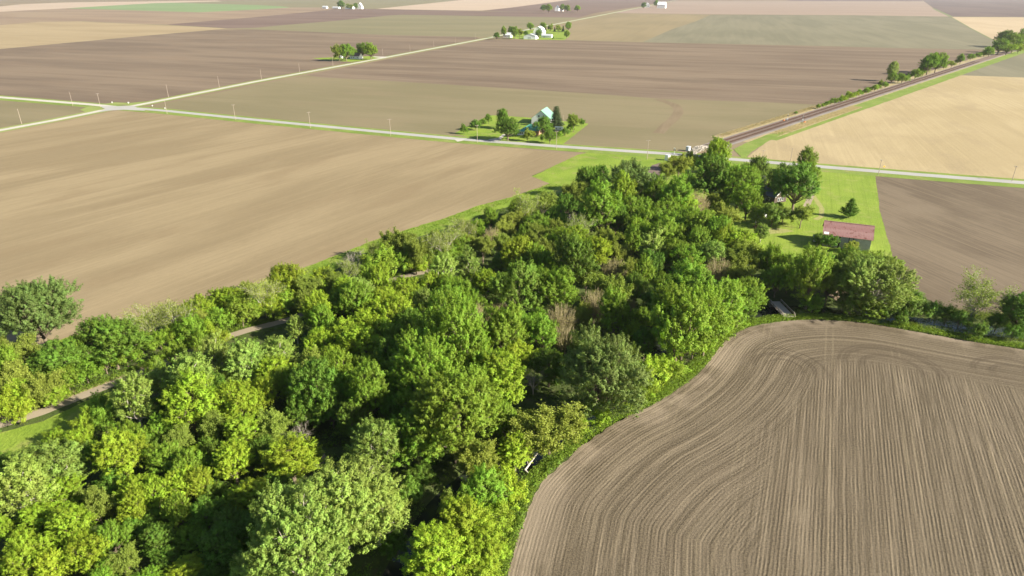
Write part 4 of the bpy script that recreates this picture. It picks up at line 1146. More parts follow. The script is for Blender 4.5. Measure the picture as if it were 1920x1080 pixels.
ORD = ['', 'first', 'second', 'third', 'fourth', 'fifth', 'sixth', 'seventh', 'eighth', 'ninth', 'tenth', 'eleventh', 'twelfth', 'thirteenth', 'fourteenth', 'fifteenth', 'sixteenth', 'seventeenth', 'eighteenth', 'nineteenth', 'twentieth']
for phrase, group, lst in ZONES:
    by = {}
    for t in lst:
        by.setdefault(t[3], []).append(t)
    for kd, ts in by.items():
        ts.sort(key=lambda q: q[0])
        for i, t in enumerate(ts):
            o = plant(*t)
            n = len(ts)
            w = WORD[kd]
            if n == 1: lab = f'{w} {phrase}'
            elif n == 2: lab = f"{'left' if i == 0 else 'right'} {w} {phrase}"
            elif i == 0: lab = f'leftmost {w} {phrase}'
            elif i == n - 1: lab = f'rightmost {w} {phrase}'
            else: lab = f'{w} {phrase}, {ORD[i + 1]} from left'
            tag(o, lab, 'shrub' if kd in 'HKJ' else 'tree', group)

# ------------------------------------------------------------------ undergrowth and rough grass (uncountable)
def in_poly(P, poly):
    x, y = P[:, 0], P[:, 1]
    ins = np.zeros(len(P), bool)
    n = len(poly)
    for i in range(n):
        x1, y1 = poly[i]; x2, y2 = poly[(i + 1) % n]
        c = ((y1 > y) != (y2 > y)) & (x < (x2 - x1) * (y - y1) / (y2 - y1 + 1e-12) + x1)
        ins ^= c
    return ins


wood_px = [(-400, 1250), (930, 1250), (948, 1080), (975, 985), (1000, 920), (1090, 828), (1225, 748), (1290, 705), (1335, 660), (1370, 622), (1440, 600), (1445, 560), (1440, 500), (1400, 470), (1380, 430), (1300, 385), (1230, 350), (1120, 352), (1040, 365), (960, 385), (830, 425), (640, 492), (480, 552), (340, 592), (220, 625), (110, 665), (0, 705), (-300, 800)]
wood_poly = [tuple(G(*q)[0].xy) for q in wood_px]
LANE_NP = np.array([(p.x, p.y) for p in lane])
open_px = [(-200, 880), (0, 812), (160, 752), (330, 690), (330, 705), (190, 775), (120, 820), (60, 845), (-60, 880)]
open_poly = [tuple(G(*q)[0].xy) for q in open_px]
r = np.random.default_rng(77)
wp = np.array(wood_poly)
clumps = np.column_stack([r.uniform(wp[:, 0].min(), wp[:, 0].max(), 26000), r.uniform(30, wp[:, 1].max(), 26000)])
keep = in_poly(clumps, wood_poly) & (dist_poly(clumps, LANE_NP) > 3.2) & (dist_poly(clumps, CREEK_NP) > 4.0) & ~in_poly(clumps, open_poly)
clumps = clumps[keep]
# lumpy: keep more where a slow noise is high
nz = np.array([mnoise.noise(Vector((a * 0.07, b * 0.07, 5))) for a, b in clumps])
keep = nz > r.uniform(-0.9, 0.5, len(clumps))
clumps, nz = clumps[keep][:8800], nz[keep][:8800]
bankz = -2.2 * np.clip((7.0 - dist_poly(clumps, CREEK_NP)) / 4.0, 0, 1) ** 1.2
cen, nrm, tone = [], [], []
for (x, y), q, bz in zip(clumps, nz, bankz):
    hh = 0.8 + 2.2 * max(0, q + 0.3) * r.uniform(0.4, 1.4)
    m_ = 26
    d = unit(r.normal(size=(m_, 3))); d[:, 2] = np.abs(d[:, 2])
    cen.append(np.array([x, y, bz]) + d * np.array([1.1, 1.1, hh]) * r.uniform(0.5, 1, (m_, 1)))
    nrm.append(unit(d + np.array([0, 0, 0.5]) + r.normal(size=(m_, 3)) * 0.4))
    tone.append(np.clip(r.normal(r.uniform(0.2, 0.8), 0.15, m_), 0, 1))
cen = np.vstack(cen)
me = leaf_mesh('undergrowth', cen, np.vstack(nrm), np.full(len(cen), 0.42), np.concatenate(tone), r=r)
o = link_mesh('undergrowth', me, M['brush'])
tag(o, 'low shaded brush covering the floor of the wood', 'undergrowth', kind='stuff')


def tufts(name, line, w0, w1, n, mat, label, hgt=0.7, seed=1):
    """blades and weeds along a line; w0..w1 is the offset to its left (metres)"""
    r = np.random.default_rng(seed)
    pts = np.array([(p.x, p.y) for p in line])
    s = np.r_[0, np.cumsum(np.hypot(*np.diff(pts, axis=0).T))]
    q = r.uniform(0, s[-1], n)
    c = np.stack([np.interp(q, s, pts[:, 0]), np.interp(q, s, pts[:, 1])], 1)
    i = np.clip(np.searchsorted(s, q) - 1, 0, len(pts) - 2)
    d = unit(pts[i + 1] - pts[i])
    nr = np.stack([-d[:, 1], d[:, 0]], 1)
    c = c + nr * r.uniform(w0, w1, (n, 1))
    k = 5
    base = np.repeat(c, k, 0) + r.normal(size=(n * k, 2)) * 0.22
    hs = hgt * r.uniform(0.4, 1.2, n * k)
    z = r.uniform(0.15, 1, n * k) * hs
    cen = np.column_stack([base, z])
    nrm = unit(r.normal(size=(n * k, 3)) * 0.6 + np.array([0, 0, 0.5]))
    tone = np.clip(np.repeat(r.uniform(0.2, 0.8, n), k) + r.normal(size=n * k) * 0.15, 0, 1)
    me = leaf_mesh(name, cen, nrm, np.full(n * k, 0.34), tone, aspect=0.4, r=r)
    return tag(link_mesh(name, me, mat), label, 'grass', kind='stuff')


fline = [p for p in FB if p.y > 70 and p.x < 240]
tufts('tall_grass', fline, 0.1, 4.0, 16000, M['tuft'], 'rank green grass between the drilled field and the wood', 0.9, 3)
tufts('tall_grass', smooth_line(e1, 4.0), -7.0, 0.1, 3500, M['tuft'], 'rough green grass between the tan field and the lane hedge', 0.35, 4)
tufts('tall_grass', CREEK[:70], 4.5, 8.5, 6000, M['tuft'], 'weeds on the south bank of the creek by the drilled field', 0.9, 5)
tufts('tall_grass', CREEK[:70], -11, -4.5, 9000, M['tuft'], 'weeds on the north bank of the creek by the planted field', 1.1, 6)
tufts('tall_grass', lane[8:], 1.9, 5.0, 4000, M['tuft'], 'grass along the hedge side of the dirt lane', 0.6, 7)
tufts('dry_grass', [rail0 + rdir * s for s in (-55, 0, 160)], 10, 16, 3500, M['tuft_dry'], 'dry tan grass on the far bank of the railway', 1.1, 8)
tufts('dry_grass', [rail0 + rdir * s for s in (-20, 60, 160)], -19, -10, 3500, M['tuft_dry'], 'dry tan grass on the near bank of the railway', 1.1, 9)

# ------------------------------------------------------------------ buildings
def gable_house(name, loc, rz, L, W, eave, ridge, wall, roof, over=0.35, label='', cat='building', windows=(), doors=(), gambrel=False, group=None, chimney=None, roof_t=0.14):
    """long axis along local x; windows/doors: (side, position 0..1, z, width, height) with side in f,b,l,r"""
    t = empty(name, loc, rz)
    tag(t, label, cat, group)
    hl, hw = L / 2, W / 2
    if gambrel:
        prof = [(-hw, eave), (-hw * 0.62, eave + (ridge - eave) * 0.66), (0, ridge), (hw * 0.62, eave + (ridge - eave) * 0.66), (hw, eave)]
    else:
        prof = [(-hw, eave), (0, ridge), (hw, eave)]
    ring = [(-hw, -0.3)] + prof + [(hw, -0.3)]
    k = len(ring)
    mb = MB()
    vs = [(-hl, y, z) for y, z in ring] + [(hl, y, z) for y, z in ring]
    fs = [tuple(range(k - 1, -1, -1)), tuple(range(k, 2 * k))]
    fs += [(i, i + 1, k + i + 1, k + i) for i in range(k - 1)]
    mb.add(vs, fs).build('wall', wall, t)
    # roof slabs
    for a, b2 in zip(prof[:-1], prof[1:]):
        (y0, z0), (y1, z1) = a, b2
        d = Vector((0, y1 - y0, z1 - z0)).normalized()
        nrm = Vector((0, -d.z, d.y))
        if a == prof[0]: y0 -= d.y * over; z0 -= d.z * over
        if b2 == prof[-1]: y1 += d.y * over; z1 += d.z * over
        o0, o1 = nrm * 0.02, nrm * (0.02 + roof_t)
        q = []
        for x in (-hl - over, hl + over):
            q += [(x, y0 + o0.y, z0 + o0.z), (x, y1 + o0.y, z1 + o0.z), (x, y1 + o1.y, z1 + o1.z), (x, y0 + o1.y, z0 + o1.z)]
        MB().add(q, [(0, 1, 2, 3), (7, 6, 5, 4), (0, 4, 5, 1), (1, 5, 6, 2), (2, 6, 7, 3), (3, 7, 4, 0)]).build('roof', roof, t)
    def opening(nm, spec, mat):
        side, u, z, w, h = spec
        if side in 'fb':
            y = (-hw if side == 'f' else hw); sg = -1 if side == 'f' else 1
            x = -hl + u * L
            fr = MB().box((x, y + sg * 0.04, z), (w + 0.24, 0.08, h + 0.24)).build(nm, M['white'], t)
            MB().box((x, y + sg * 0.10, z), (w, 0.05, h)).build('pane' if nm == 'window' else 'panel', mat, fr)
        else:
            x = (-hl if side == 'l' else hl); sg = -1 if side == 'l' else 1
            y = -hw + u * W
            fr = MB().box((x + sg * 0.04, y, z), (0.08, w + 0.24, h + 0.24)).build(nm, M['white'], t)
            MB().box((x + sg * 0.10, y, z), (0.05, w, h)).build('pane' if nm == 'window' else 'panel', mat, fr)
    for w in windows: opening('window', w, M['glass'])
    for d in doors: opening('door', d, M['grey_metal'])
    if chimney:
        MB().box((chimney[0], chimney[1], ridge + 0.4), (0.8, 0.8, 2.2)).build('chimney', M['brick'], t)
    return t


RZB = math.radians(-20.6)
RZA = math.radians(73.2)

# red-roofed barn: boards and roof sheets are pieces of their own
bL, bR = G(1541, 461)[0], G(1629, 472)[0]
bdir = (bR - bL).normalized(); bl = (bR - bL).length
bang = math.atan2(bdir.y, bdir.x)
bn = Vector((-bdir.y, bdir.x, 0))
BW = 10.5; EAVE = 5.6; RIDGE = 9.6
barn = empty('barn', (bL + bR) / 2 + bn * BW / 2, bang)
tag(barn, 'weathered grey board barn with rusty red metal roof on the lawn', 'barn')
hl, hw = bl / 2, BW / 2
MB().add([(-hl, -hw, -0.3), (-hl, -hw, EAVE), (-hl, 0, RIDGE), (-hl, hw, EAVE), (-hl, hw, -0.3), (hl, -hw, -0.3), (hl, -hw, EAVE), (hl, 0, RIDGE), (hl, hw, EAVE), (hl, hw, -0.3)],
         [(4, 3, 2, 1, 0), (5, 6, 7, 8, 9), (0, 1, 6, 5), (3, 4, 9, 8), (1, 2, 7, 6), (2, 3, 8, 7)]).build('frame', M['barn_dark'], barn)
nb = 58
for s, y in ((-1, -hw), (1, hw)):
    for k in range(nb):
        if s < 0 and k in (19, 20, 31, 36): continue
        w = bl / nb
        h = EAVE - R.uniform(0.05, 0.2)
        o = MB().box((-hl + (k + 0.5) * w, y + s * (0.05 + R.uniform(0, 0.03)), h / 2), (w * 0.92, 0.05, h)).build('board', M['barn_board'], barn)
nb2 = 30
for s in (-1, 1):
    for k in range(nb2):
        w = BW / nb2
        y = -hw + (k + 0.5) * w
        h = EAVE + (RIDGE - EAVE) * (1 - abs(y) / hw) - 0.12
        MB().box((s * (hl + 0.05 + R.uniform(0, 0.03)), y, h / 2), (0.05, w * 0.92, h)).build('board', M['barn_board'], barn)
slope = math.hypot(hw, RIDGE - EAVE); pa = math.atan2(RIDGE - EAVE, hw)
OV = 0.75
npan = 20
for s in (-1, 1):
    for k in range(npan):
        w = (bl + 1.4) / npan
        x = -hl - 0.7 + (k + 0.5) * w
        ln = slope + OV + R.uniform(-0.06, 0.1)
        m_ = MB()
        cy = s * math.cos(pa) * ln / 2; cz = RIDGE + 0.12 - math.sin(pa) * ln / 2
        m_.box((0, 0, 0), (w * 0.985, ln, 0.04))
        m_.box((w * 0.46, 0, 0.035), (0.07, ln, 0.05))
        m_.box((0.0, 0, 0.03), (0.05, ln, 0.03))
        o = m_.build('roof_sheet', M['red_roof'], barn)
        o.location = (x, cy, cz + R.uniform(0, 0.015)); o.rotation_euler = (-s * pa, 0, 0)
MB().box((0, 0, RIDGE + 0.17), (bl + 1.4, 0.5, 0.06)).build('ridge_cap', M['red_roof'], barn)
o = MB().box((0, 0, 0), (1.9, 1.15, 0.04)).build('roof_patch', M['white'], barn)
ln = slope + OV - 0.9
o.location = (-hl + 0.8, -math.cos(pa) * ln, RIDGE + 0.22 - math.sin(pa) * ln); o.rotation_euler = (pa, 0, 0)
o['label'] = 'bright white patch at the lower corner of the red roof'
MB().box((-hl - 0.16, 0.6, 1.9), (0.1, 3.2, 3.8)).build('door', M['beam'], barn)

# parked box trailer by the barn
p = G(1528, 453)[0]
t = empty('trailer', p, bang + math.pi / 2 + 0.1)
tag(t, 'small white and blue trailer parked at the end of the red-roofed barn', 'trailer')
MB().box((0, 0, 1.55), (4.2, 1.9, 1.7)).build('body', M['white'], t)
MB().box((0, 0, 2.43), (4.1, 1.8, 0.08)).build('top', M['blue'], t)
for x in (-1.2, 0.0, 1.2):
    MB().box((x, -0.98, 1.7), (0.8, 0.05, 0.6)).build('window', M['glass'], t)
    MB().box((x, 0.98, 1.7), (0.8, 0.05, 0.6)).build('window', M['glass'], t)
for x in (-0.9, 0.9):
    for y in (-0.9, 0.9):
        MB().tube([(x, y - 0.1, 0.35), (x, y + 0.1, 0.35)], [0.35, 0.35], 12).build('wheel', M['tyre'], t)
MB().bar((2.1, 0, 0.7), (3.2, 0, 0.45), 0.12).build('tow_bar', M['grey_metal'], t)

# white garden dish, rusty implement
p = G(1434, 409)[0]
t = empty('garden_dish', p, 0.4)
tag(t, 'tilted white dish on a post among shrubs behind the house', 'dish')
MB().tube([(0, 0, 0), (0, 0, 1.3)], [0.05, 0.05], 6).build('post', M['grey_metal'], t)
dm = MB()
rings = [(0.05, 0.0), (0.6, 0.08), (1.1, 0.28), (1.3, 0.42)]
n = 16
vs = []
for rr, zz in rings:
    for k in range(n):
        vs.append((rr * math.cos(2 * math.pi * k / n), rr * math.sin(2 * math.pi * k / n), zz))
fs = [(i * n + k, i * n + (k + 1) % n, (i + 1) * n + (k + 1) % n, (i + 1) * n + k) for i in range(3) for k in range(n)]
fs.append(tuple(range(n - 1, -1, -1)))
o = dm.add(vs, fs).build('dish', M['white'], t, True)
o.location = (0, 0, 1.4); o.rotation_euler = (0.9, 0.5, 0)
p = G(1418, 427)[0]
t = empty('farm_implement', p, 0.5)
tag(t, 'rusty old farm implement standing on grass behind the house', 'implement')
MB().bar((-1.3, 0, 0.7), (1.4, 0, 0.7), 0.16).build('frame', M['rust'], t)
for x in (-1.0, 0.9):
    for y in (-0.7, 0.7):
        MB().tube([(x, y - 0.06, 0.5), (x, y + 0.06, 0.5)], [0.5, 0.5], 12).build('wheel', M['rust'], t)
    MB().bar((x, -0.75, 0.5), (x, 0.75, 0.5), 0.08).build('axle', M['rust'], t)
MB().box((0.1, 0, 1.15), (1.1, 0.8, 0.7)).build('hopper', M['rust'], t)

# dark-roofed house under the yard trees
p = G(1452, 379)[0]
hz = gable_house('house', p + Vector((-0.5, 4.0, 0)), math.radians(-62), 12, 8.5, 3.6, 7.0, M['dark_wood'], M['dark_roof'], 0.6,
            'dark brown house with slate grey roof and white gable trim under trees', 'house',
            [('r', 0.32, 1.9, 0.9, 1.6), ('r', 0.5, 1.9, 0.9, 1.6), ('r', 0.68, 1.9, 0.9, 1.6), ('f', 0.3, 1.9, 1.0, 1.4), ('f', 0.7, 1.9, 1.0, 1.4)], [('f', 0.5, 1.1, 1.0, 2.1)], chimney=(-2, -1.2))
for s in (-1, 1):
    MB().bar((6.62, s * 4.7, 3.45), (6.62, 0, 7.1), 0.08, 0.34).build('gable_trim', M['white'], hz)

# green-roofed farm: barn, hip-roofed house, camper
p = G(1021, 236)[0]
gable_house('barn', p + Vector((0, 14, 0)), RZA, 18, 16, 4.6, 11.2, M['white'], M['green_roof'], 0.6,
            'big white barn with pale green metal roof behind the green-roofed house', 'barn',
            [('l', 0.38, 6.6, 1.1, 1.4), ('l', 0.62, 6.6, 1.1, 1.4), ('f', 0.3, 2.2, 1.2, 1.0), ('f', 0.7, 2.2, 1.2, 1.0)], [('l', 0.5, 2.0, 3.6, 3.8)])
p = G(997, 254)[0]
t = empty('farmhouse', p + Vector((0, 6, 0)), RZB)
tag(t, 'square house with teal green hip roof and white porch by the cross road', 'house')
MB().box((0, 0, 1.7), (13, 11, 4.0)).build('wall', M['brick'], t)
MB().add([(-7.3, -6.3, 3.6), (7.3, -6.3, 3.6), (7.3, 6.3, 3.6), (-7.3, 6.3, 3.6), (-1.2, 0, 7.4), (1.2, 0, 7.4)],
         [(0, 1, 5, 4), (1, 2, 5), (2, 3, 4, 5), (3, 0, 4), (3, 2, 1, 0)]).build('roof', M['teal_roof'], t)
MB().box((1.5, -1.0, 7.2), (0.8, 0.8, 1.8)).build('chimney', M['brick'], t)
MB().box((-6.0, -6.4, 1.5), (5.5, 2.4, 3.0)).build('porch', M['white'], t)
MB().add([(-9.2, -8.2, 3.0), (-2.8, -8.2, 3.0), (-2.8, -5.0, 3.9), (-9.2, -5.0, 3.9), (-9.2, -8.2, 2.85), (-2.8, -8.2, 2.85), (-2.8, -5.0, 3.75), (-9.2, -5.0, 3.75)],
         [(0, 1, 2, 3), (7, 6, 5, 4), (0, 4, 5, 1), (1, 5, 6, 2), (2, 6, 7, 3), (3, 7, 4, 0)]).build('porch_roof', M['teal_roof'], t)
for x in (-7.3, -6.0, -4.7): MB().box((x, -7.63, 1.7), (0.9, 0.06, 1.3)).build('window', M['glass'], t)
for x in (0.5, 4.0): MB().box((x, -5.54, 2.0), (1.2, 0.08, 1.4)).build('window', M['glass'], t)
for y in (-2.5, 2.0): MB().box((6.54, y, 2.0), (0.08, 1.2, 1.4)).build('window', M['glass'], t)
p = G(1048, 245)[0]
t = empty('camper', p, RZB + 0.05)
tag(t, 'white camper trailer parked on grass beside the green-roofed farm', 'camper')
cm = MB(); cm.add([(-3.0, -1.2, 0.6), (3.0, -1.2, 0.6), (3.3, -1.2, 1.6), (3.0, -1.2, 3.0), (-3.0, -1.2, 3.0), (-3.0, 1.2, 0.6), (3.0, 1.2, 0.6), (3.3, 1.2, 1.6), (3.0, 1.2, 3.0), (-3.0, 1.2, 3.0)],
                  [(0, 1, 2, 3, 4), (9, 8, 7, 6, 5), (0, 5, 6, 1), (1, 6, 7, 2), (2, 7, 8, 3), (3, 8, 9, 4), (4, 9, 5, 0)]).build('body', M['white'], t)
for x in (-1.7, 1.2): MB().box((x, -1.23, 2.0), (1.1, 0.06, 0.7)).build('window', M['glass'], t)
MB().box((-0.2, -1.23, 1.6), (0.7, 0.06, 1.7)).build('door', M['grey_metal'], t)
MB().box((0, -1.22, 1.15), (5.8, 0.05, 0.2)).build('stripe', M['rust'], t)
for y in (-1.0, 1.0): MB().tube([(-0.2, y - 0.12, 0.35), (-0.2, y + 0.12, 0.35)], [0.38, 0.38], 12).build('wheel', M['tyre'], t)
p = G(988, 262)[0]

# white farm on the long road
p = G(993, 74)[0]
gable_house('machine_shed', p + Vector((4, 20, 0)), RZA + math.pi / 2 + math.pi / 2, 26, 27, 7.0, 11.0, M['white_metal'], M['grey_roof'], 0.5,
            'large white metal shed with grey roof at the white farm', 'shed', (), [('r', 0.5, 2.6, 7, 5.0), ('l', 0.5, 2.6, 7, 5.0)])
p = G(1012, 66)[0]
gable_house('barn', p + Vector((0, 20, 0)), RZA, 26, 24, 7.0, 19.0, M['white'], M['white_metal'], 0.5,
            'tall white gambrel barn behind the metal shed at the white farm', 'barn', [('l', 0.35, 9.0, 1.6, 2.0), ('l', 0.65, 9.0, 1.6, 2.0)], [('l', 0.5, 2.4, 5, 4.4)], gambrel=True)
p = G(1026, 71)[0]
gable_house('long_shed', p + Vector((0, 10, 0)), RZB, 24, 11, 4.5, 7.5, M['white'], M['grey_roof'], 0.4, 'long low white shed right of the tall white barn', 'shed', (), [('f', 0.3, 2.0, 4, 3.6)])
p = G(952, 71)[0]
gable_house('farmhouse', p + Vector((0, 10, 0)), RZB, 18, 11, 6.0, 10.5, M['white'], M['white_metal'], 0.4, 'white two-storey farmhouse at the left of the white farm', 'house',
            [('f', 0.25, 2.2, 1.2, 1.6), ('f', 0.75, 2.2, 1.2, 1.6), ('f', 0.25, 4.9, 1.2, 1.3), ('f', 0.75, 4.9, 1.2, 1.3)], [('f', 0.5, 1.2, 1.2, 2.2)], chimney=(2, 0))
# small white farmhouse in the brown field
p = G(668, 111)[0]
gable_house('farmhouse', p + Vector((-1, 7, 0)), RZB, 17, 11, 4.6, 8.6, M['white'], M['brown_roof'], 0.5, 'small white farmhouse with brown roof between two round trees', 'house',
            [('f', 0.2, 2.2, 1.3, 1.5), ('f', 0.4, 2.2, 1.3, 1.5), ('f', 0.8, 2.2, 1.3, 1.5)], [('f', 0.6, 1.2, 1.2, 2.2)])
p = G(640, 109)[0]
gable_house('small_shed', p, RZB, 5, 4, 2.4, 3.6, M['white'], M['grey_roof'], 0.2, 'tiny white shed under the trees left of the small farmhouse', 'shed', (), [('f', 0.5, 1.0, 1.2, 1.9)])
# far farms
def far_building(nm, px, py, w, dpt, eave, ridge, rz, label, wall='white', roof='grey_roof', cat='building'):
    p, t = G(px, py)
    return gable_house(nm, p + Vector((0, dpt / 2, 0)), rz, w * t / FPX, dpt, eave, ridge, M[wall], M[roof], 0.5, label, cat, (), [('f', 0.5, 2.2, 5, 4.2)])
far_building('far_shed', 609, 16, 9, 18, 8, 14, RZB, 'leftmost white shed of the far farm at top left', cat='shed')
far_building('far_shed', 630, 16.3, 14, 20, 6, 11, RZB, 'low white shed second from left at the far top left farm', cat='shed')
far_building('far_shed', 656, 17, 16, 26, 12, 20, RZB, 'widest white shed of the far farm at top left', 'white_metal', cat='shed')
far_building('far_barn', 675, 17, 7, 26, 14, 32, RZA, 'tall narrow white barn right end of the far top left farm', cat='barn')
far_building('far_house', 1045, 21, 8, 20, 14, 27, RZA, 'small grey house with dark roof in the far grove', 'white', 'dark_roof', 'house')
far_building('far_house', 1054, 21.3, 4, 12, 6, 12, RZB, 'tiny white outbuilding beside the grey house in the far grove', 'white', 'dark_roof', 'outbuilding')
far_building('far_house', 1214, 14, 10, 28, 14, 26, RZA, 'white house at the farthest farm beside the long road', 'white', 'grey_roof', 'house')
far_building('far_shed', 1242, 15.5, 15, 46, 20, 34, RZB, 'big white shed at the farthest farm beside the long road', 'white', 'white_metal', 'shed')

# ------------------------------------------------------------------ railway cabinets, signals, signs
def cabinet(px, py, sx, sy, sz, rz, label, mat):
    t = empty('signal_cabinet', G(px, py)[0], rz)
    tag(t, label, 'cabinet', 'railway signal cabinets')
    MB().box((0, 0, sz / 2), (sx, sy, sz)).build('body', mat, t)
    MB().box((0, 0, sz + 0.06), (sx + 0.2, sy + 0.2, 0.12)).build('top', M['grey_metal'], t)
    MB().box((0, -sy / 2 - 0.03, sz / 2), (sx * 0.45, 0.06, sz * 0.8)).build('door', M['white_metal'], t)
    return t
cabinet(1251, 300.5, 2.4, 2.4, 3.4, ANG_R, 'white equipment cabinet on the near side of the cross road', M['white'])
cabinet(1290, 283, 2.8, 2.2, 3.0, ANG_R, 'grey equipment cabinet beyond the road at the crossing', M['grey_metal'])
def mast(px, py, h, label, arms=True):
    t = empty('crossing_signal', G(px, py)[0], ANG_B)
    tag(t, label, 'signal', 'railway signals')
    MB().tube([(0, 0, 0), (0, 0, h)], [0.09, 0.07], 8).build('mast', M['grey_metal'], t)
    MB().box((0, 0, 0.4), (0.7, 0.7, 0.8)).build('base', M['white_metal'], t)
    for s in (-1, 1):
        MB().tube([(s * 0.4, 0.1, h * 0.68), (s * 0.4, -0.15, h * 0.68)], [0.32, 0.32], 12).build('lamp', M['tyre'], t)
        if arms: MB().bar((-0.7 * s, -0.12, h - 0.9), (0.7 * s, -0.12 - 0.04 * s, h - 0.1), 0.06, 0.22).build('crossbuck', M['white'], t)
    return t
mast(1264, 290, 4.6, 'crossing signal mast on the left of the tracks at the road')
mast(1360, 292, 5.4, 'crossing signal mast right of the tracks at the road')
mast(1347, 276, 4.2, 'crossing signal mast beyond the road beside the tall dark tree')
for px, py, lab in ((1476, 226.5, 'tall slim railway signal on the far side of the tracks'), (1504.5, 229, 'tall slim railway signal on the near side of the tracks')):
    t = mast(px, py, 6.0, lab, False)
    MB().box((0, 0, 1.0), (1.1, 0.9, 2.0)).build('case', M['white'], t)
for px, py, c, lab in ((1469, 227, 'orange', 'orange box beside the far railway signal'), (1508, 230, 'orange', 'orange box beside the near railway signal')):
    t = empty('equipment_box', G(px, py)[0], ANG_R); tag(t, lab, 'box', 'orange trackside boxes')
    MB().box((0, 0, 0.55), (1.5, 1.1, 1.1)).build('body', M['orange'], t)
    MB().box((0, 0, 1.14), (1.6, 1.2, 0.08)).build('lid', M['rust'], t)
def sign(px, py, w, h, z, mat, label, cat='sign', n=4):
    t = empty('road_sign', G(px, py)[0], ANG_B + 0.3)
    tag(t, label, cat, 'small road signs')
    MB().bar((0, 0, -0.2), (0, 0, z), 0.08).build('post', M['pole'], t)
    m_ = MB()
    a0 = math.pi / n
    vs = [(w / 2 / math.cos(a0) * math.cos(a0 + 2 * math.pi * k / n), y, z + h / 2 / math.cos(a0) * math.sin(a0 + 2 * math.pi * k / n)) for y in (-0.09, -0.06) for k in range(n)]
    fs = [tuple(range(n)), tuple(range(2 * n - 1, n - 1, -1))] + [(k, n + k, n + (k + 1) % n, (k + 1) % n) for k in range(n)]
    m_.add(vs, fs).build('plate', mat, t)
    return t
sign(211, 195, 1.3, 1.2, 1.6, M['white'], 'left of two white signs on the grass behind the road junction')
sign(241.5, 195.5, 1.5, 1.4, 1.5, M['white'], 'right of two white signs on the grass behind the road junction', n=8)
sign(286.5, 201.5, 1.2, 1.2, 1.7, M['white'], 'small white sign at the field corner right of the junction', n=8)
sign(310, 205.5, 1.1, 0.9, 1.4, M['white'], 'small white sign close beside a pole right of the junction')
sign(1656.5, 318, 0.9, 0.9, 1.9, M['yellow'], 'yellow diamond marker at the edge of the pale stubble field')
sign(1478, 316, 0.7, 0.7, 1.5, M['white'], 'tiny white sign on the verge by the house trees')

# limestone heap at the crossing, rubble by the hedge
def heap(name, pxs, n, size, label, seed, hgt):
    r2 = random.Random(seed)
    poly = [G(*q)[0] for q in pxs]
    xs = [p.x for p in poly]; ys = [p.y for p in poly]
    pl = [tuple(p.xy) for p in poly]
    cx, cy = sum(xs) / len(xs), sum(ys) / len(ys)
    mb = MB(); k = 0
    while k < n:
        x, y = r2.uniform(min(xs), max(xs)), r2.uniform(min(ys), max(ys))
        if not in_poly(np.array([[x, y]]), pl)[0]: continue
        k += 1
        f = 1 - min(1, math.hypot((x - cx) / (max(xs) - min(xs)), (y - cy) / (max(ys) - min(ys))) * 2)
        s = size * r2.uniform(0.5, 1.3)
        mb.box((x, y, f * hgt * r2.uniform(0.3, 1)), (s, s * r2.uniform(0.6, 1), s * 0.7), r2.uniform(0, 3), r2.uniform(-0.5, 0.5))
    return tag(mb.build(name, M['stone'], None), label, 'rubble', kind='stuff')
heap('limestone_heap', [(1282, 291), (1300, 281), (1318, 275), (1334, 272), (1332, 277), (1318, 284), (1300, 291)], 900, 0.7, 'heap of pale limestone rubble beside the level crossing', 3, 2.6)
heap('rubble', [(705, 476), (712, 470), (725, 466), (740, 474), (730, 479)], 160, 0.6, 'pale stone rubble at the field edge of the hedge', 4, 0.5)

# utility poles with crossarms and insulators
def make_pole(loc, h, rz, arm=True):
    t = empty('utility_pole', loc, rz)
    MB().tube([(0, 0, -0.3), (0, 0, h * 0.5), (0, 0, h)], [0.17, 0.14, 0.11], 8).build('shaft', M['pole'], t)
    if arm:
        MB().box((0, 0.18, h - 0.5), (2.6, 0.12, 0.16)).build('crossarm', M['pole'], t)
        for x in (-1.15, -0.4, 0.4, 1.15):
            MB().tube([(x, 0.18, h - 0.42), (x, 0.18, h - 0.1)], [0.08, 0.05], 6).build('insulator', M['insulator'], t)
    else:
        MB().tube([(0, 0, h - 0.02), (0, 0, h + 0.3)], [0.09, 0.05], 6).build('insulator', M['insulator'], t)
    return t
POLES_A = [(41, 233), (316, 182), (411.5, 164.5), (490.5, 149), (562, 136), (624.5, 123.5), (680, 112), (718, 105.5), (769, 97), (813.5, 89), (854, 81), (891.5, 73.5)]
POLES_B = [(136.5, 198), (188.5, 201), (313.5, 213.5), (441.5, 224.5), (582, 240), (732.5, 254.5), (895, 267.5), (1043, 279.5), (1213, 299), (1429, 299), (1482, 302.5), (1646.5, 329), (1897, 340)]
NA = ['left end of the long road, beside the corner field', 'just past the junction', 'second past the junction', 'third past the junction', 'fourth past the junction', 'in front of the small farmhouse lawn, left', 'directly before the small white farmhouse', 'right of the small white farmhouse',
      'second beyond the small farmhouse', 'third beyond the small farmhouse', 'fourth beyond the small farmhouse', 'just before the white farm']
NB = ['left of the junction, farther from it', 'left of the junction, with a wide crossarm', 'right of the junction beside small white signs', 'second right of the junction', 'third right of the junction', 'fourth right of the junction', 'in front of the green-roofed farm, left', 'in front of the green-roofed farm, right',
      'tall, left of the level crossing', 'first right of the level crossing', 'second right of the level crossing', 'at the planted field corner', 'at the right edge of the photo']
for (px, py), nm in zip(POLES_A, NA):
    tag(make_pole(G(px, py)[0], 12.0, ANG_B, False), f'wooden pole along the long road, {nm}', 'utility pole', 'poles along the long road')
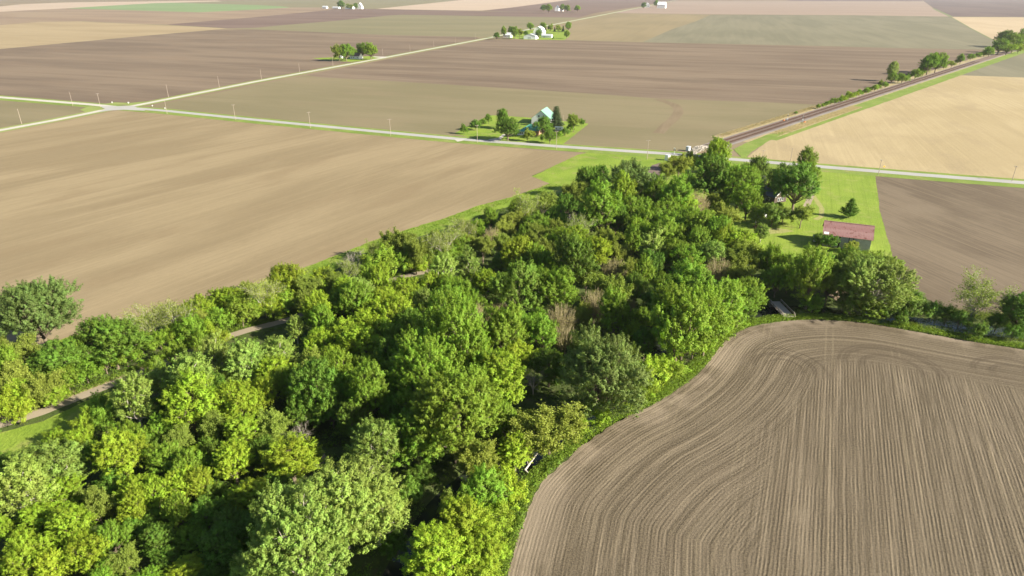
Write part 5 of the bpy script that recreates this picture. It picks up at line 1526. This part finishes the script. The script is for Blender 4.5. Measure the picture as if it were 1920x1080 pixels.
for i, ((px, py), nm) in enumerate(zip(POLES_B, NB)):
    hh = 12.5 if i < 9 else (6.0, 8.5, 9.5, 9.0)[i - 9]
    tag(make_pole(G(px, py)[0], hh, ANG_B + (math.pi / 2 if i > 9 else 0.0) + 0.4, i not in (0, 10)), f'wooden pole along the cross road, {nm}', 'utility pole', 'poles along the cross road')
p = G(1056, 234)[0]
t = make_pole(p, 7.0, 0.2, False); tag(t, 'short pole in the green-roofed farm yard by the dark evergreen', 'utility pole')

# ------------------------------------------------------------------ footbridge over the creek
b0 = (G(1440, 569)[0] + G(1463, 565)[0]) / 2
b1 = (G(1471, 598)[0] + G(1489, 595)[0]) / 2
bd = (b1 - b0); BL = bd.length; ba_ = math.atan2(bd.y, bd.x)
br = empty('plank_bridge', (b0 + b1) / 2, ba_)
tag(br, 'weathered plank bridge with wooden railings over the creek', 'bridge')
BWd = 3.6
npl = int(BL / 0.32)
pm = MB().box((0, 0, 0), (0.29, BWd, 0.08)).mesh('plank')
for k in range(npl):
    o = link_mesh('plank', pm, M['plank'], br)
    o.location = (-BL / 2 + (k + 0.5) * BL / npl, R.uniform(-0.05, 0.05), 0.36 + R.uniform(-0.012, 0.012))
for y in (-0.95, 0.95):
    MB().box((0, y, 0.43), (BL * 0.98, 0.7, 0.05)).build('runner_board', M['plank'], br)
for y in (-1.5, 0, 1.5):
    MB().box((0, y, 0.12), (BL, 0.3, 0.38)).build('beam', M['beam'], br)
for y in (-1, 1):
    yy = y * (BWd / 2 + 0.02)
    for k in range(5):
        x = -BL / 2 * 0.86 + k * BL * 0.86 / 4
        MB().box((x, yy, 0.75), (0.16, 0.16, 1.5)).build('post', M['beam'], br)
    MB().bar((-BL / 2 * 0.9, yy + y * 0.1, 1.46), (BL / 2 * 0.88, yy + y * 0.1, 1.46), 0.09, 0.2).build('handrail', M['plank'], br)
    MB().bar((BL / 2 * 0.88, yy + y * 0.1, 1.46), (BL / 2 * 1.05, yy + y * 0.1, 0.1), 0.09, 0.2).build('handrail', M['plank'], br)
    MB().bar((-BL / 2 * 0.9, yy + y * 0.1, 0.95), (BL / 2 * 0.88, yy + y * 0.1, 0.95), 0.07, 0.16).build('railing_bar', M['beam'], br)
    MB().box((y * BL * 0.44, 0, -0.9), (0.5, BWd + 0.6, 1.9)).build('abutment', M['beam'], br)

# fallen white log
la, lb = G(984, 882, 0.8)[0], G(1011, 846, 1.2)[0]
t = empty('fallen_log', (la + lb) / 2)
tag(t, 'bleached white fallen log in the grass beside the drilled field', 'log')
c0 = (la + lb) / 2
MB().tube([la - c0, (la - c0) * 0.4, (lb - c0) * 0.45 + Vector((0, 0, 0.1)), lb - c0], [0.22, 0.2, 0.16, 0.11], 9).build('trunk', M['log'], t, True)
MB().tube([(la - c0) * 0.95, (la - c0) * 0.9 + Vector((0.6, -0.9, -0.2))], [0.2, 0.12], 7).build('broken_limb', M['log'], t)
MB().tube([(la - c0) * 0.5, (la - c0) * 0.3 + Vector((-0.7, 0.8, 0.3))], [0.12, 0.05], 6).build('broken_limb', M['log'], t)

# ------------------------------------------------------------------ haze
HZ = 31000.0
hb = MB().box((0, 0, (112.0 - 5.0) / 2), (2 * HZ, 2 * HZ, 117.0))
hm = bpy.data.materials.new('pale haze')
hm.use_nodes = True
hn = hm.node_tree
hn.nodes.remove(hn.nodes['Principled BSDF'])
pv = hn.nodes.new('ShaderNodeVolumePrincipled')
pv.inputs['Color'].default_value = (0.92, 0.95, 1.0, 1)
pv.inputs['Density'].default_value = 0.00003
pv.inputs['Anisotropy'].default_value = 0.3
hn.links.new(pv.outputs[0], hn.nodes['Material Output'].inputs['Volume'])
o = hb.build('haze', hm)
tag(o, 'thin pale haze over the far fields', 'haze', kind='stuff')
